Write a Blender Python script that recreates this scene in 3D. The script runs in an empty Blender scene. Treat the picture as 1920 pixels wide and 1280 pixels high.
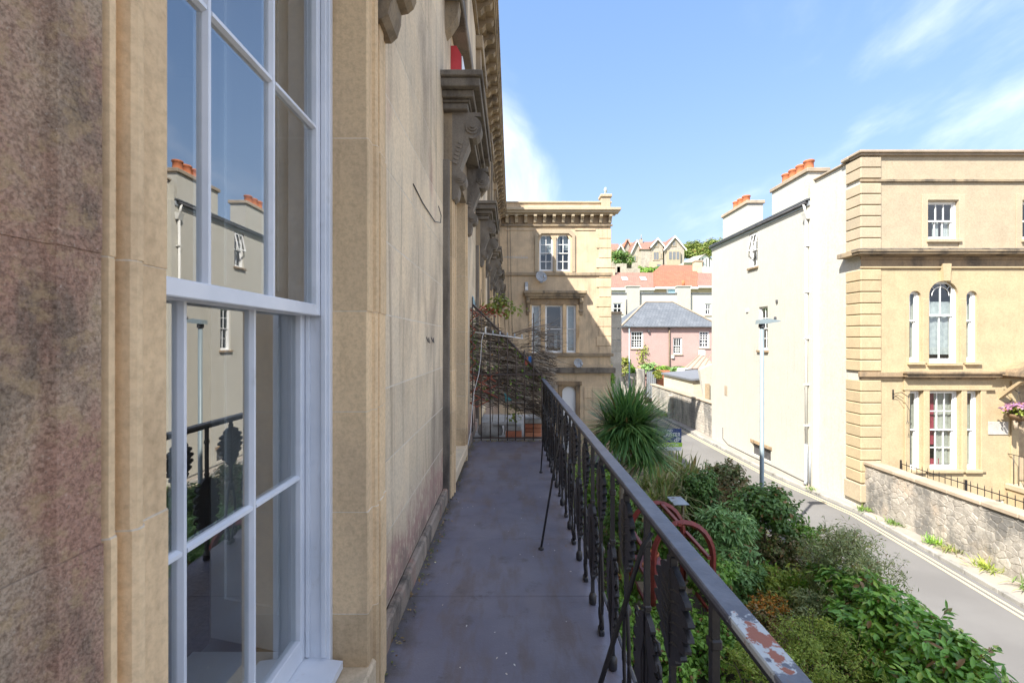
import bpy, math, random
import numpy as np
from mathutils import Matrix, Vector
random.seed(7); RNG = np.random.default_rng(7)
R = math.radians
S = bpy.context.scene
COL = S.collection

# ------------------------------------------------------------------ camera
CAMZ = 1.5
F = 853.0                      # focal length in pixels of the 1920 px photograph
cam = bpy.data.cameras.new('camera'); cam.sensor_width = 36; cam.lens = 36 * F / 1920
cam.clip_start = 0.05; cam.clip_end = 3000
cam.dof.use_dof = True; cam.dof.focus_distance = 6.0; cam.dof.aperture_fstop = 9
co = bpy.data.objects.new('camera', cam); COL.objects.link(co)
co.location = (0, 0, CAMZ); co.rotation_euler = (R(90), 0, 0)
S.camera = co

# ------------------------------------------------------------------ sky, sun, exposure
SUNV = Vector((4.06, 4.1, -6.26)).normalized()     # direction the light travels
w = bpy.data.worlds.new('World'); S.world = w; w.use_nodes = True
nt = w.node_tree; nt.nodes.clear()
def wn(t, **k):
    n = nt.nodes.new(t)
    for a, b in k.items(): setattr(n, a, b)
    return n
out = wn('ShaderNodeOutputWorld'); bg = wn('ShaderNodeBackground'); bg.inputs[1].default_value = 0.15
sky = wn('ShaderNodeTexSky', sky_type='NISHITA', sun_disc=False, sun_elevation=math.asin(-SUNV.z), sun_rotation=R(224.7),
         air_density=1.0, dust_density=0.7, ozone_density=2.5, altitude=20)
tc = wn('ShaderNodeTexCoord'); sep = wn('ShaderNodeSeparateXYZ')
nt.links.new(tc.outputs['Generated'], sep.inputs[0])
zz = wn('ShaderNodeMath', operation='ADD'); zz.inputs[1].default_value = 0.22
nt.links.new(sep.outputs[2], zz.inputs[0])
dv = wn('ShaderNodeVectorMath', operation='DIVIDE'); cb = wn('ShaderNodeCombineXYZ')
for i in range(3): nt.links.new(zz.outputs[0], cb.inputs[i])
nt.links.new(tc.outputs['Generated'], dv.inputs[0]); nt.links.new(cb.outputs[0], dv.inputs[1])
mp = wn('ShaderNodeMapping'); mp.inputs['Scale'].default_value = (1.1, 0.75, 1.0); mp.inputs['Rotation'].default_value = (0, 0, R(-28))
mp.inputs['Location'].default_value = (5.74, 4.82, 0)  # cloud offset leaves most of the visible sky clear; bright cover lies elsewhere
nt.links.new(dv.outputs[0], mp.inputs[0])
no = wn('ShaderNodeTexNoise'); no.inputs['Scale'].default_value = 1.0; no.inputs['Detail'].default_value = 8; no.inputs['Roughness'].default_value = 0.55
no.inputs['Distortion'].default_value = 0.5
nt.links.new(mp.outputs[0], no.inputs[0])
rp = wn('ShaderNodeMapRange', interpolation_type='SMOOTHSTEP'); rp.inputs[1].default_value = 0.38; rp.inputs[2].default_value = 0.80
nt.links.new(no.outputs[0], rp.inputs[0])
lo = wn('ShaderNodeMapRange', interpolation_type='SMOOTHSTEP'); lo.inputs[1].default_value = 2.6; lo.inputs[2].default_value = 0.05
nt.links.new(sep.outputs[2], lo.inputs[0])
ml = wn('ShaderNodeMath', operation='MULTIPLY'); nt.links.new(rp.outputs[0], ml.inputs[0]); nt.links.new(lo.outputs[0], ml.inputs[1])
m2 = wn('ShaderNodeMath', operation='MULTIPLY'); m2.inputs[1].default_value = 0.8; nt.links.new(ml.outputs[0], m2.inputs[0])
mx = wn('ShaderNodeMix', data_type='RGBA'); mx.inputs['B'].default_value = (3.6, 3.45, 3.4, 1)  # cloud colour raised well above the blue sky to add ambient fill light
# the sky's own brightness, softly compressed towards the horizon as in a camera's picture, same all round
def vm(op, a, b):
    n = wn('ShaderNodeVectorMath', operation=op)
    for i_, x_ in enumerate((a, b)):
        if isinstance(x_, tuple): n.inputs[i_].default_value = x_
        else: nt.links.new(x_, n.inputs[i_])
    return n.outputs[0]
sv = vm('MULTIPLY', sky.outputs[0], (.60, .75, 1.2))
sv = vm('DIVIDE', sv, vm('ADD', vm('MULTIPLY', sv, (1/1.5, 1/1.65, 1/2.0)), (1.0, 1.0, 1.0)))
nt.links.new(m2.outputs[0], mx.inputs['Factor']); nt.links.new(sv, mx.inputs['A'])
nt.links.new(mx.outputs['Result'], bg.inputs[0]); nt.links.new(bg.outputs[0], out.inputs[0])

sun = bpy.data.lights.new('sun', 'SUN'); sun.energy = 2.0; sun.angle = R(0.53); sun.color = (1.0, 0.95, 0.87)
so = bpy.data.objects.new('sun', sun); COL.objects.link(so); so.location = (-20, -20, 40)
so.rotation_euler = SUNV.to_track_quat('-Z', 'Y').to_euler()
S.view_settings.view_transform = 'Standard'; S.view_settings.look = 'None'
S.view_settings.gamma = 1; S.view_settings.use_curve_mapping = False
S.view_settings.exposure = 2.48
S.render.engine = 'CYCLES'
S.cycles.max_bounces = 8; S.cycles.transparent_max_bounces = 16

# ------------------------------------------------------------------ helpers
def PX(px, Y): return (px - 960) / F * Y
def PZ(py, Y): return CAMZ - (py - 640) / F * Y
I4 = Matrix.Identity(4)
def FNY(y0): return Matrix.Translation((0, y0, 0))                                   # wall facing -Y, local x = X
def FNX(x0): return Matrix.Translation((x0, 0, 0)) @ Matrix.Rotation(R(-90), 4, 'Z')  # wall facing -X, local x = -Y
def FPX(x0): return Matrix.Translation((x0, 0, 0)) @ Matrix.Rotation(R(90), 4, 'Z')   # wall facing +X, local x = Y

class MB:
    def __init__(s): s.v = []; s.f = []; s.s = []
    def add(s, vs, fs, smooth=False):
        o = len(s.v); s.v += [tuple(p) for p in vs]
        s.f += [tuple(i + o for i in f) for f in fs]; s.s += [smooth] * len(fs); return s
    def box(s, x0, x1, y0, y1, z0, z1, c=0):
        if c <= 0:
            return s.add([(x0,y0,z0),(x1,y0,z0),(x1,y1,z0),(x0,y1,z0),(x0,y0,z1),(x1,y0,z1),(x1,y1,z1),(x0,y1,z1)],
                  [(0,3,2,1),(4,5,6,7),(0,1,5,4),(1,2,6,5),(2,3,7,6),(3,0,4,7)])
        vs = []; 
        for sx in (0,1):
            for sy in (0,1):
                for sz in (0,1):
                    x = (x0,x1)[sx]; y = (y0,y1)[sy]; z = (z0,z1)[sz]
                    dx = c*(1-2*sx); dy = c*(1-2*sy); dz = c*(1-2*sz)
                    vs += [(x,y+dy,z+dz),(x+dx,y,z+dz),(x+dx,y+dy,z)]
        def k(sx,sy,sz,a): return (sx*4+sy*2+sz)*3+a
        fs = []
        for a in range(3):
            for side in (0,1):
                q = []
                for (p,r) in ((0,0),(1,0),(1,1),(0,1)):
                    t = [0,0,0]; t[a] = side; t[(a+1)%3] = p; t[(a+2)%3] = r; q.append(k(*t,a))
                fs.append(tuple(q if side else q[::-1]))
        for a in range(3):          # edges parallel to axis a
            b, c2 = (a+1)%3, (a+2)%3
            for p in (0,1):
                for r in (0,1):
                    t0 = [0,0,0]; t0[b] = p; t0[c2] = r; t1 = list(t0); t1[a] = 1
                    q = [k(*t0,b),k(*t1,b),k(*t1,c2),k(*t0,c2)]
                    fs.append(tuple(q if p != r else q[::-1]))
        for sx in (0,1):
            for sy in (0,1):
                for sz in (0,1):
                    q = (k(sx,sy,sz,0),k(sx,sy,sz,1),k(sx,sy,sz,2))
                    fs.append(q if (sx+sy+sz)%2 else q[::-1])
        return s.add(vs, fs)
    def prism(s, poly, a, b, axis='x', smooth=False):
        n = len(poly)
        def P(p, t):
            if axis == 'x': return (t, p[0], p[1])
            if axis == 'y': return (p[0], t, p[1])
            return (p[0], p[1], t)
        vs = [P(p, a) for p in poly] + [P(p, b) for p in poly]
        fs = [(i, (i+1)%n, n+(i+1)%n, n+i) for i in range(n)]
        s.add(vs, fs, smooth); o = len(s.v) - 2*n
        s.f += [tuple(o+i for i in range(n))[::-1], tuple(o+n+i for i in range(n))]; s.s += [False, False]
        return s
    def tube(s, pts, r, n=8, cap=True):
        pts = [Vector(p) for p in pts]; m = len(pts)
        rr = r if isinstance(r, (list, tuple)) else [r]*m
        vs = []; fs = []
        prev = None
        for i, p in enumerate(pts):
            d = (pts[min(i+1, m-1)] - pts[max(i-1, 0)]).normalized()
            if prev is None:
                u = d.orthogonal().normalized()
            else:
                u = (prev - d*prev.dot(d)); u = u.normalized() if u.length > 1e-6 else d.orthogonal().normalized()
            prev = u; v = d.cross(u)
            for k in range(n):
                a = 2*math.pi*(k+.5)/n; vs.append(p + (u*math.cos(a)+v*math.sin(a))*rr[i])
        for i in range(m-1):
            for k in range(n): fs.append((i*n+k, i*n+(k+1)%n, (i+1)*n+(k+1)%n, (i+1)*n+k))
        s.add(vs, fs, n > 4)
        if cap:
            o = len(s.v) - m*n
            s.f += [tuple(o+k for k in range(n))[::-1], tuple(o+(m-1)*n+k for k in range(n))]; s.s += [False]*2
        return s
    def lathe(s, prof, c=(0,0,0), n=16):
        vs = []; fs = []; m = len(prof)
        for (r, z) in prof:
            for k in range(n):
                a = 2*math.pi*k/n; vs.append((c[0]+r*math.cos(a), c[1]+r*math.sin(a), c[2]+z))
        for i in range(m-1):
            for k in range(n): fs.append((i*n+k, i*n+(k+1)%n, (i+1)*n+(k+1)%n, (i+1)*n+k))
        s.add(vs, fs, True); o = len(s.v)-m*n
        s.f += [tuple(o+k for k in range(n))[::-1], tuple(o+(m-1)*n+k for k in range(n))]; s.s += [False]*2
        return s
    def mesh(s, name):
        me = bpy.data.meshes.new(name); me.from_pydata(s.v, [], s.f); me.update()
        if any(s.s): me.polygons.foreach_set('use_smooth', s.s)
        return me

def tag(o, label=None, cat=None, group=None, kind=None):
    if label: o['label'] = label
    if cat: o['category'] = cat
    if group: o['group'] = group
    if kind: o['kind'] = kind
    return o
def thing(name, label, cat, loc=(0,0,0), group=None):
    o = bpy.data.objects.new(name, None); COL.objects.link(o); o.location = loc; o.empty_display_size = .1
    return tag(o, label, cat, group)
def put(name, me, mat, root=None, M=I4, sub=None, kind=None, label=None):
    if isinstance(me, MB): me = me.mesh(name)
    if mat is not None and not me.materials: me.materials.append(MATS[mat] if isinstance(mat, str) else mat)
    o = bpy.data.objects.new(name, me); COL.objects.link(o)
    if sub is not None: o.parent = sub
    elif root is not None:
        o.parent = root; o.matrix_local = Matrix.Translation(-root.location) @ M
    else: o.matrix_local = M
    if kind: o['kind'] = kind
    if label: o['label'] = label
    return o

# ------------------------------------------------------------------ materials
MATS = {}
class NT:
    def __init__(s, name):
        s.m = bpy.data.materials.new(name); s.m.use_nodes = True; s.t = s.m.node_tree; s.t.nodes.clear(); MATS[name] = s.m
        s.out = s.n('ShaderNodeOutputMaterial'); s.p = s.n('ShaderNodeBsdfPrincipled'); s.l(s.p.outputs[0], s.out.inputs[0])
        s.geo = s.n('ShaderNodeNewGeometry')
    def n(s, t, **k):
        n = s.t.nodes.new(t)
        for a, b in k.items(): setattr(n, a, b)
        return n
    def l(s, a, b): s.t.links.new(a, b)
    def noise(s, scale, detail=4, rough=.55, vec=None, sc=None, dist=0):
        n = s.n('ShaderNodeTexNoise'); n.inputs['Scale'].default_value = scale; n.inputs['Detail'].default_value = detail
        n.inputs['Roughness'].default_value = rough; n.inputs['Distortion'].default_value = dist
        v = vec or s.geo.outputs['Position']
        if sc:
            mp = s.n('ShaderNodeMapping'); mp.inputs['Scale'].default_value = sc; s.l(v, mp.inputs[0]); v = mp.outputs[0]
        s.l(v, n.inputs['Vector']); return n.outputs[0]
    def rng(s, v, a, b, c=0, d=1, smooth=True):
        n = s.n('ShaderNodeMapRange'); n.interpolation_type = 'SMOOTHSTEP' if smooth else 'LINEAR'
        for i, x in enumerate((a, b, c, d)): n.inputs[i+1].default_value = x
        s.l(v, n.inputs[0]); return n.outputs[0]
    def math(s, op, a, b):
        n = s.n('ShaderNodeMath', operation=op)
        for i, x in enumerate((a, b)):
            if isinstance(x, (int, float)): n.inputs[i].default_value = x
            else: s.l(x, n.inputs[i])
        return n.outputs[0]
    def mix(s, f, a, b, blend='MIX'):
        n = s.n('ShaderNodeMix', data_type='RGBA', blend_type=blend)
        for k, x in (('Factor', f), ('A', a), ('B', b)):
            i = n.inputs[k]
            if isinstance(x, (int, float)): i.default_value = x
            elif isinstance(x, tuple): i.default_value = (*x, 1)
            else: s.l(x, i)
        return n.outputs['Result']
    def fin(s, col, rough=.8, bump=None, bs=.3, bd=.005, spec=.3, metal=0):
        if isinstance(col, tuple): s.p.inputs['Base Color'].default_value = (*col, 1)
        else: s.l(col, s.p.inputs['Base Color'])
        if isinstance(rough, (int, float)): s.p.inputs['Roughness'].default_value = rough
        else: s.l(rough, s.p.inputs['Roughness'])
        s.p.inputs['Specular IOR Level'].default_value = spec; s.p.inputs['Metallic'].default_value = metal
        if bump is not None:
            b = s.n('ShaderNodeBump'); b.inputs['Strength'].default_value = bs; b.inputs['Distance'].default_value = bd
            s.l(bump, b.inputs['Height']); s.l(b.outputs[0], s.p.inputs['Normal'])
        return s.m

def stone(name, a, b, dark=None, dk=(.52,.72), dsc=1.3, streak=.35, red=None, rk=(.55,.7), rsc=2.0, fine=60, bs=.35, bd=.004, objvar=.12, rough=.88, grain=.0, foot=False):
    s = NT(name)
    c = s.mix(s.rng(s.noise(2.1, 5), .35, .65), a, b)
    if red: c = s.mix(s.rng(s.noise(rsc, 6, .6, sc=(1,1,.55)), rk[0], rk[1], 0, .8), c, red)
    if dark:
        n = s.noise(dsc, 7, .65, sc=(1,1,.4), dist=.3)
        c = s.mix(s.rng(n, dk[0], dk[1], 0, .85), c, dark)
        if streak:
            st = s.noise(9, 4, .6, sc=(1,1,.05)); c = s.mix(s.rng(st, .52, .75, 0, streak), c, dark)
    f = s.noise(fine, 5, .7)
    c = s.mix(s.rng(f, .35, .75, 0, .55), c, s.mix(.5, c, (.2,.17,.14), 'MULTIPLY'))
    if foot:      # damp, flaking reddish stone low on the wall above the balcony floor
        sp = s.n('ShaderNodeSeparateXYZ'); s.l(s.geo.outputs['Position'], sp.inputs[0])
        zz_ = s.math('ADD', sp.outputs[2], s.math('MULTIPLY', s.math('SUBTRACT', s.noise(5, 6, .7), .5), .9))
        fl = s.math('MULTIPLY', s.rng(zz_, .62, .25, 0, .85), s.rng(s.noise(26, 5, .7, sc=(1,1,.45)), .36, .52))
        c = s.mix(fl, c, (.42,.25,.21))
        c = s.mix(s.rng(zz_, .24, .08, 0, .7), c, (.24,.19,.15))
    if grain:
        g1 = s.noise(190, 6, .8); c = s.mix(s.rng(g1, .44, .60, 0, grain), c, s.mix(.75, c, (.32,.28,.25), 'MULTIPLY'))
        c = s.mix(s.rng(s.noise(240, 4, .7), .60, .70, 0, grain*.7), c, (.72,.64,.54))
        c = s.mix(s.rng(s.noise(30, 5, .7), .50, .64, 0, .55), c, (.60,.43,.24))
    oi = s.n('ShaderNodeObjectInfo')
    v = s.rng(oi.outputs['Random'], 0, 1, 1-objvar, 1+objvar, False)
    hs = s.n('ShaderNodeHueSaturation'); s.l(c, hs.inputs['Color']); s.l(v, hs.inputs['Value'])
    h = s.math('ADD', f, s.math('MULTIPLY', s.noise(7, 5), 1.5))
    return s.fin(hs.outputs[0], rough, h, bs, bd)
def plain(name, a, b=None, sc=3, rough=.6, bump=0, bsc=40, spec=.4, metal=0, dirt=None, dk=(.55,.8)):
    s = NT(name); c = a
    if b: c = s.mix(s.rng(s.noise(sc, 5), .35, .68), a, b)
    if dirt: c = s.mix(s.rng(s.noise(sc*2.3, 7, .68, sc=(1,1,.35)), dk[0], dk[1], 0, .8), c, dirt)
    return s.fin(c, rough, s.noise(bsc, 4) if bump else None, bump, .004, spec, metal)

TAN = (.60,.44,.25); TAN2 = (.50,.37,.22); GREYST = (.19,.165,.135)
stone('ashlar', (.80,.645,.44), (.72,.60,.43), (.34,.27,.20), (.43,.72), 1.7, 1.0, (.46,.25,.20), (.60,.78), 1.5, objvar=.09, bs=.6, foot=True)
stone('ashlar_far', (.72,.56,.37), (.60,.47,.32), (.17,.14,.11), (.53,.75), .55, .3, fine=30)
stone('jamb', (.80,.59,.35), (.70,.52,.32), (.30,.19,.105), (.48,.78), 1.7, .5, bs=.5)
stone('jamb_pale', (.76,.60,.40), (.66,.53,.36), (.3,.24,.17), (.56,.85), 1.6, .3)
stone('weathered', (.66,.50,.36), (.76,.585,.40), (.27,.215,.16), (.46,.68), 9, .3, (.60,.33,.24), (.46,.60), 3.0, fine=130, bs=1.0, bd=.010, objvar=.03, grain=.9)
stone('soot', (.20,.175,.145), (.27,.235,.19), (.075,.066,.058), (.45,.7), 3.0, .3, fine=70, bs=.7)
stone('soot_tan', (.40,.31,.20), (.30,.24,.17), (.10,.085,.07), (.47,.68), 2.0, .45, bs=.5)
stone('mortar', (.80,.71,.58), (.72,.63,.50), (.32,.26,.2), (.6,.8), 1.2, 0)
stone('plinth', (.40,.32,.25), (.30,.25,.20), (.10,.09,.075), (.45,.65), 5, .2, (.36,.2,.15), (.5,.65), 4, bs=.9)
stone('bath', (.54,.43,.265), (.485,.385,.24), (.36,.25,.14), (.60,.9), .7, .2, fine=25, bs=.12, objvar=.05)
stone('bath_top', (.50,.415,.29), (.455,.38,.27), (.36,.28,.19), (.6,.9), .8, .2, fine=25, bs=.12, objvar=.05)
stone('bath_dark', (.42,.30,.18), (.34,.25,.16), (.10,.085,.07), (.45,.7), 1.5, .3, fine=25)
stone('rubble', (.47,.43,.37), (.40,.365,.315), (.17,.165,.155), (.44,.62), 1.5, .4, (.46,.37,.28), (.54,.72), 1.4, fine=26, bs=.9, bd=.015, objvar=.16)
stone('rubble_mortar', (.46,.42,.36), (.39,.355,.305), (.24,.21,.18), (.5,.7), 2, .2, bs=.8, bd=.02)
stone('coping', (.48,.385,.285), (.40,.33,.245), (.26,.22,.17), (.55,.8), 2, .1)
stone('render_cream', (.60,.575,.50), (.57,.55,.48), (.44,.40,.33), (.56,.9), .6, .35, fine=18, bs=.04, objvar=.03)
stone('render_white', (.48,.465,.41), (.455,.44,.39), (.6,.56,.48), (.62,.9), .3, .1, fine=12, bs=.1, objvar=.03)
stone('render_pink', (.50,.345,.315), (.48,.33,.30), (.46,.34,.30), (.64,.95), .4, .1, fine=12, bs=.1, objvar=.02)
stone('render_grey', (.52,.50,.46), (.45,.43,.40), (.28,.27,.24), (.55,.8), .6, .3, fine=18)
stone('villa_stone', (.46,.41,.34), (.38,.34,.285), (.22,.19,.16), (.5,.75), .6, .1, fine=4, bs=.2, objvar=.05)
stone('terracotta', (.58,.20,.09), (.50,.17,.08), (.30,.13,.08), (.58,.8), 6, .2, fine=30)
stone('brick', (.45,.16,.09), (.52,.24,.13), (.2,.1,.07), (.55,.75), 8, 0, fine=50, objvar=.3)
stone('concrete', (.42,.40,.36), (.34,.33,.30), (.16,.15,.13), (.5,.72), 5, .2, fine=50)
plain('white_paint', (.74,.77,.82), (.66,.70,.76), 6, .38, .12, 45, .5, dirt=(.40,.39,.36), dk=(.58,.85))
plain('white_far', (.82,.82,.80), None, rough=.45)
plain('dark_room', (.035,.035,.038), (.02,.02,.022), .8, .9)
plain('curtain', (.42,.41,.35), (.34,.33,.28), 8, .9)
plain('curtain_white', (.46,.47,.46), (.36,.37,.37), 8, .9)
plain('curtain_red', (.36,.05,.075), (.30,.04,.06), 8, .9)
plain('room_wall', (.66,.66,.63), (.62,.62,.60), 1, .9)
plain('carpet', (.27,.26,.255), (.2,.2,.195), 40, 1.0, .5, 200)
plain('shutter', (.82,.83,.84), (.78,.79,.80), 4, .5)
plain('lead_dark', (.06,.06,.065), (.10,.10,.105), 4, .6)
plain('slate_line', (.10,.10,.11), None, rough=.7)
plain('metal_grey', (.42,.45,.48), (.36,.39,.42), 8, .45, 0, 40, .5, .3)
plain('pipe_white', (.74,.73,.68), (.66,.65,.6), 5, .5)
plain('black_iron', (.018,.018,.021), (.03,.028,.028), 14, .42, .3, 50, .5, dirt=(.10,.05,.03), dk=(.66,.8))
plain('rust_iron', (.06,.05,.046), (.11,.075,.055), 9, .6, .4, 60, .4, dirt=(.16,.075,.04), dk=(.55,.75))
plain('alarm_red', (.62,.07,.08), (.55,.06,.07), 5, .4)
plain('white_plastic', (.80,.80,.78), None, rough=.4)
plain('twig', (.30,.235,.17), (.40,.33,.25), 12, .9, dirt=(.12,.09,.07), dk=(.5,.65))
plain('trellis_wood', (.44,.13,.08), (.34,.11,.075), 9, .8)
plain('arbour_red', (.26,.05,.04), (.18,.04,.034), 7, .4, .15, 40, dirt=(.30,.16,.12), dk=(.66,.8))
plain('wood_pale', (.46,.36,.24), (.36,.28,.19), 7, .8)
plain('bark', (.20,.15,.10), (.13,.10,.07), 9, .95, .6, 40)
plain('trunk_pale', (.42,.36,.27), (.32,.27,.2), 7, .95, .8, 30)
plain('soil', (.12,.09,.065), (.20,.165,.12), 3, 1.0, .9, 20, dirt=(.07,.10,.035), dk=(.5,.65))
plain('sign_blue', (.025,.05,.17), (.03,.06,.19), 4, .4)
plain('sign_green', (.42,.68,.05), None, rough=.4)
plain('sign_white', (.85,.85,.85), None, rough=.4)
plain('dish_grey', (.33,.35,.37), (.27,.28,.30), 8, .5)
plain('bin_dark', (.03,.035,.04), (.04,.045,.05), 5, .5)
plain('felt', (.19,.20,.22), (.16,.17,.185), 3, .8)
plain('shed_board', (.68,.60,.45), (.62,.54,.40), 5, .8)
plain('conservatory_roof', (.40,.30,.24), (.34,.26,.21), 3, .7)
plain('gull', (.50,.56,.52), (.36,.42,.40), 10, .7)
plain('basket', (.16,.10,.06), (.24,.16,.09), 30, .9)
plain('yellow_line', (.60,.51,.32), (.52,.45,.30), 8, .8, dirt=(.34,.33,.31), dk=(.5,.7))
plain('timber_black', (.04,.037,.035), None, rough=.8)
plain('clothes_blue', (.05,.16,.42), None, rough=.9)
plain('teal', (.08,.32,.33), None, rough=.6)
plain('sky_paint', (.45,.66,.74), None, rough=.6)

def mat_deck():
    s = NT('deck')
    c = s.mix(s.rng(s.noise(1.3, 5, .6), .35, .68), (.155,.148,.185), (.20,.192,.225))
    c = s.mix(s.rng(s.noise(2.2, 6, .65, sc=(2.5,.6,1)), .46, .64, 0, .85), c, (.155,.125,.122))
    c = s.mix(s.rng(s.noise(5, 6, .7), .56, .70, 0, .7), c, (.10,.086,.088))
    c = s.mix(s.rng(s.noise(1.1, 4, .6, sc=(1,.5,1)), .55, .66, 0, .5), c, (.22,.20,.215))
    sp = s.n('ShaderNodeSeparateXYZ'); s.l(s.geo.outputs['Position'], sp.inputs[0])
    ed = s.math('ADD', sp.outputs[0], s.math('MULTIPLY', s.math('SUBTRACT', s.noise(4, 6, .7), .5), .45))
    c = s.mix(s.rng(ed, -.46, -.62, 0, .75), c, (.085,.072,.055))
    c = s.mix(s.rng(s.noise(130, 3, .6), .66, .74, 0, .5), c, (.35,.33,.33))
    s.fin(c, s.rng(s.noise(3, 5), .3, .7, .33, .6), s.math('ADD', s.noise(90, 3), s.math('MULTIPLY', s.noise(6, 4), 2.0)), .25, .004, .5)
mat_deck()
def mat_rail():
    s = NT('rail_paint')
    c = s.mix(s.rng(s.noise(14, 6, .65), .35, .7), (.115,.125,.155), (.17,.185,.22))
    c = s.mix(s.rng(s.noise(26, 6, .7), .6, .72, 0, .7), c, (.22,.15,.12))
    # flaked patch: old white coat, rust in its middle
    sp = s.n('ShaderNodeSeparateXYZ'); s.l(s.geo.outputs['Position'], sp.inputs[0])
    y = s.math('ABSOLUTE', s.math('SUBTRACT', sp.outputs[1], .85), 0)
    n = s.math('MULTIPLY', s.math('SUBTRACT', s.noise(38, 5, .65), .5), .22)
    e = s.math('ADD', y, n)
    c = s.mix(s.rng(e, .075, .06), c, (.56,.60,.60))
    x = s.math('ABSOLUTE', s.math('SUBTRACT', sp.outputs[0], .468), 0)
    e2 = s.math('ADD', s.math('ADD', s.math('MULTIPLY', x, 2.2), s.math('MULTIPLY', y, .8)), n)
    c = s.mix(s.rng(e2, .062, .048), c, (.36,.115,.055))
    s.fin(c, .42, s.noise(70, 4), .25, .003, .5)
mat_rail()
def mat_road():
    s = NT('asphalt')
    c = s.mix(s.rng(s.noise(.5, 5), .35, .65), (.175,.168,.16), (.205,.198,.188))
    c = s.mix(s.rng(s.noise(1.2, 5, .6, sc=(.5,2.2,1)), .58, .72, 0, .4), c, (.18,.172,.165))
    c = s.mix(s.rng(s.noise(90, 3, .7), .35, .7, 0, .4), c, (.12,.117,.113))
    s.fin(c, .9, s.noise(120, 3), .5, .006, .25)
    s = NT('paving')
    c = s.mix(s.rng(s.noise(.8, 5), .35, .65), (.40,.35,.30), (.34,.30,.26))
    c = s.mix(s.rng(s.noise(2.6, 6), .58, .72, 0, .7), c, (.24,.20,.17))
    c = s.mix(s.rng(s.noise(70, 3, .7), .4, .7, 0, .3), c, (.2,.17,.15))
    s.fin(c, .9, s.noise(60, 3), .4, .006, .25)
mat_road()
def mat_glass(name, ior=1.72, tint=(.93,.96,.96)):
    s = NT(name); s.t.nodes.remove(s.p)
    tr = s.n('ShaderNodeBsdfTransparent'); tr.inputs[0].default_value = (*tint, 1)
    gl = s.n('ShaderNodeBsdfGlossy'); gl.inputs['Roughness'].default_value = 0.0
    fr = s.n('ShaderNodeFresnel'); fr.inputs[0].default_value = ior
    inv = s.math('SUBTRACT', 1.0, s.geo.outputs['Backfacing'])
    b = s.n('ShaderNodeBump'); b.inputs['Strength'].default_value = .02; b.inputs['Distance'].default_value = .01
    s.l(s.noise(1.6, 2), b.inputs['Height']); s.l(b.outputs[0], gl.inputs['Normal'])
    mxs = s.n('ShaderNodeMixShader'); s.l(s.math('MULTIPLY', fr.outputs[0], inv), mxs.inputs[0])
    s.l(tr.outputs[0], mxs.inputs[1]); s.l(gl.outputs[0], mxs.inputs[2]); s.l(mxs.outputs[0], s.out.inputs[0])
mat_glass('glass', 4.6)
mat_glass('glass_far', 2.0)
def roofmat(name, a, b, c3, rows=.25, axis=2, wave=True):
    s = NT(name)
    c = s.mix(s.rng(s.noise(1.1, 5), .35, .65), a, b)
    c = s.mix(s.rng(s.noise(.7, 6, .65, sc=(3,1,.4)), .55, .75, 0, .6), c, c3)
    br = s.n('ShaderNodeTexBrick'); br.inputs['Scale'].default_value = 1; br.inputs['Mortar Size'].default_value = .02
    br.inputs['Brick Width'].default_value = .3; br.inputs['Row Height'].default_value = rows
    br.inputs['Color1'].default_value = (1,1,1,1); br.inputs['Color2'].default_value = (.8,.8,.8,1); br.inputs['Mortar'].default_value = (.5,.5,.5,1)
    sp = s.n('ShaderNodeSeparateXYZ'); cbx = s.n('ShaderNodeCombineXYZ'); s.l(s.geo.outputs['Position'], sp.inputs[0])
    s.l(sp.outputs[0], cbx.inputs[0]); s.l(sp.outputs[2], cbx.inputs[1]); s.l(cbx.outputs[0], br.inputs['Vector'])
    c = s.mix(.8, c, br.outputs[0], 'MULTIPLY')
    s.fin(c, .75, br.outputs[0], .5, .02, .3)
roofmat('roof_red', (.44,.155,.09), (.39,.14,.085), (.32,.17,.12))
roofmat('roof_brown', (.34,.19,.14), (.30,.175,.135), (.25,.19,.16))
roofmat('roof_slate', (.17,.185,.205), (.14,.155,.175), (.26,.27,.28), .2)
roofmat('roof_orange', (.62,.22,.12), (.55,.19,.11), (.44,.2,.14))
def leafmat(name, cols, rough=.45, trans=.25, spec=.4, vary=True):
    s = NT(name)
    rp = s.n('ShaderNodeValToRGB'); cr = rp.color_ramp
    while len(cr.elements) < len(cols): cr.elements.new(.5)
    for i, c in enumerate(cols):
        cr.elements[i].position = i/(len(cols)-1); cr.elements[i].color = (*c, 1)
    s.l(s.geo.outputs['Random Per Island'], rp.inputs[0])
    cc_ = rp.outputs[0]
    if vary:     # whole sprays differ: young yellowish growth, older dull growth, a few dry leaves
        cc_ = s.mix(s.rng(s.noise(3.2, 3, .6), .50, .66, 0, .55), cc_, s.mix(1.0, cc_, (1.5,1.28,.75), 'MULTIPLY'))
        cc_ = s.mix(s.rng(s.noise(2.3, 3, .6, sc=(1.3,1,1)), .52, .68, 0, .5), cc_, s.mix(1.0, cc_, (.62,.68,.75), 'MULTIPLY'))
        w_ = s.n('ShaderNodeTexWhiteNoise', noise_dimensions='1D'); s.l(s.geo.outputs['Random Per Island'], w_.inputs['W'])
        cc_ = s.mix(s.rng(w_.outputs['Value'], .955, .965), cc_, (.30,.17,.06))
    s.fin(cc_, rough, None, spec=spec)
    tl = s.n('ShaderNodeBsdfTranslucent'); s.l(cc_, tl.inputs[0])
    mxs = s.n('ShaderNodeMixShader'); mxs.inputs[0].default_value = trans
    s.l(s.p.outputs[0], mxs.inputs[1]); s.l(tl.outputs[0], mxs.inputs[2]); s.l(mxs.outputs[0], s.out.inputs[0])
leafmat('twig_mix', [(.05,.04,.03),(.09,.07,.05),(.16,.12,.09),(.30,.25,.19),(.45,.40,.33)], .8, .0, .2, vary=False)
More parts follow.
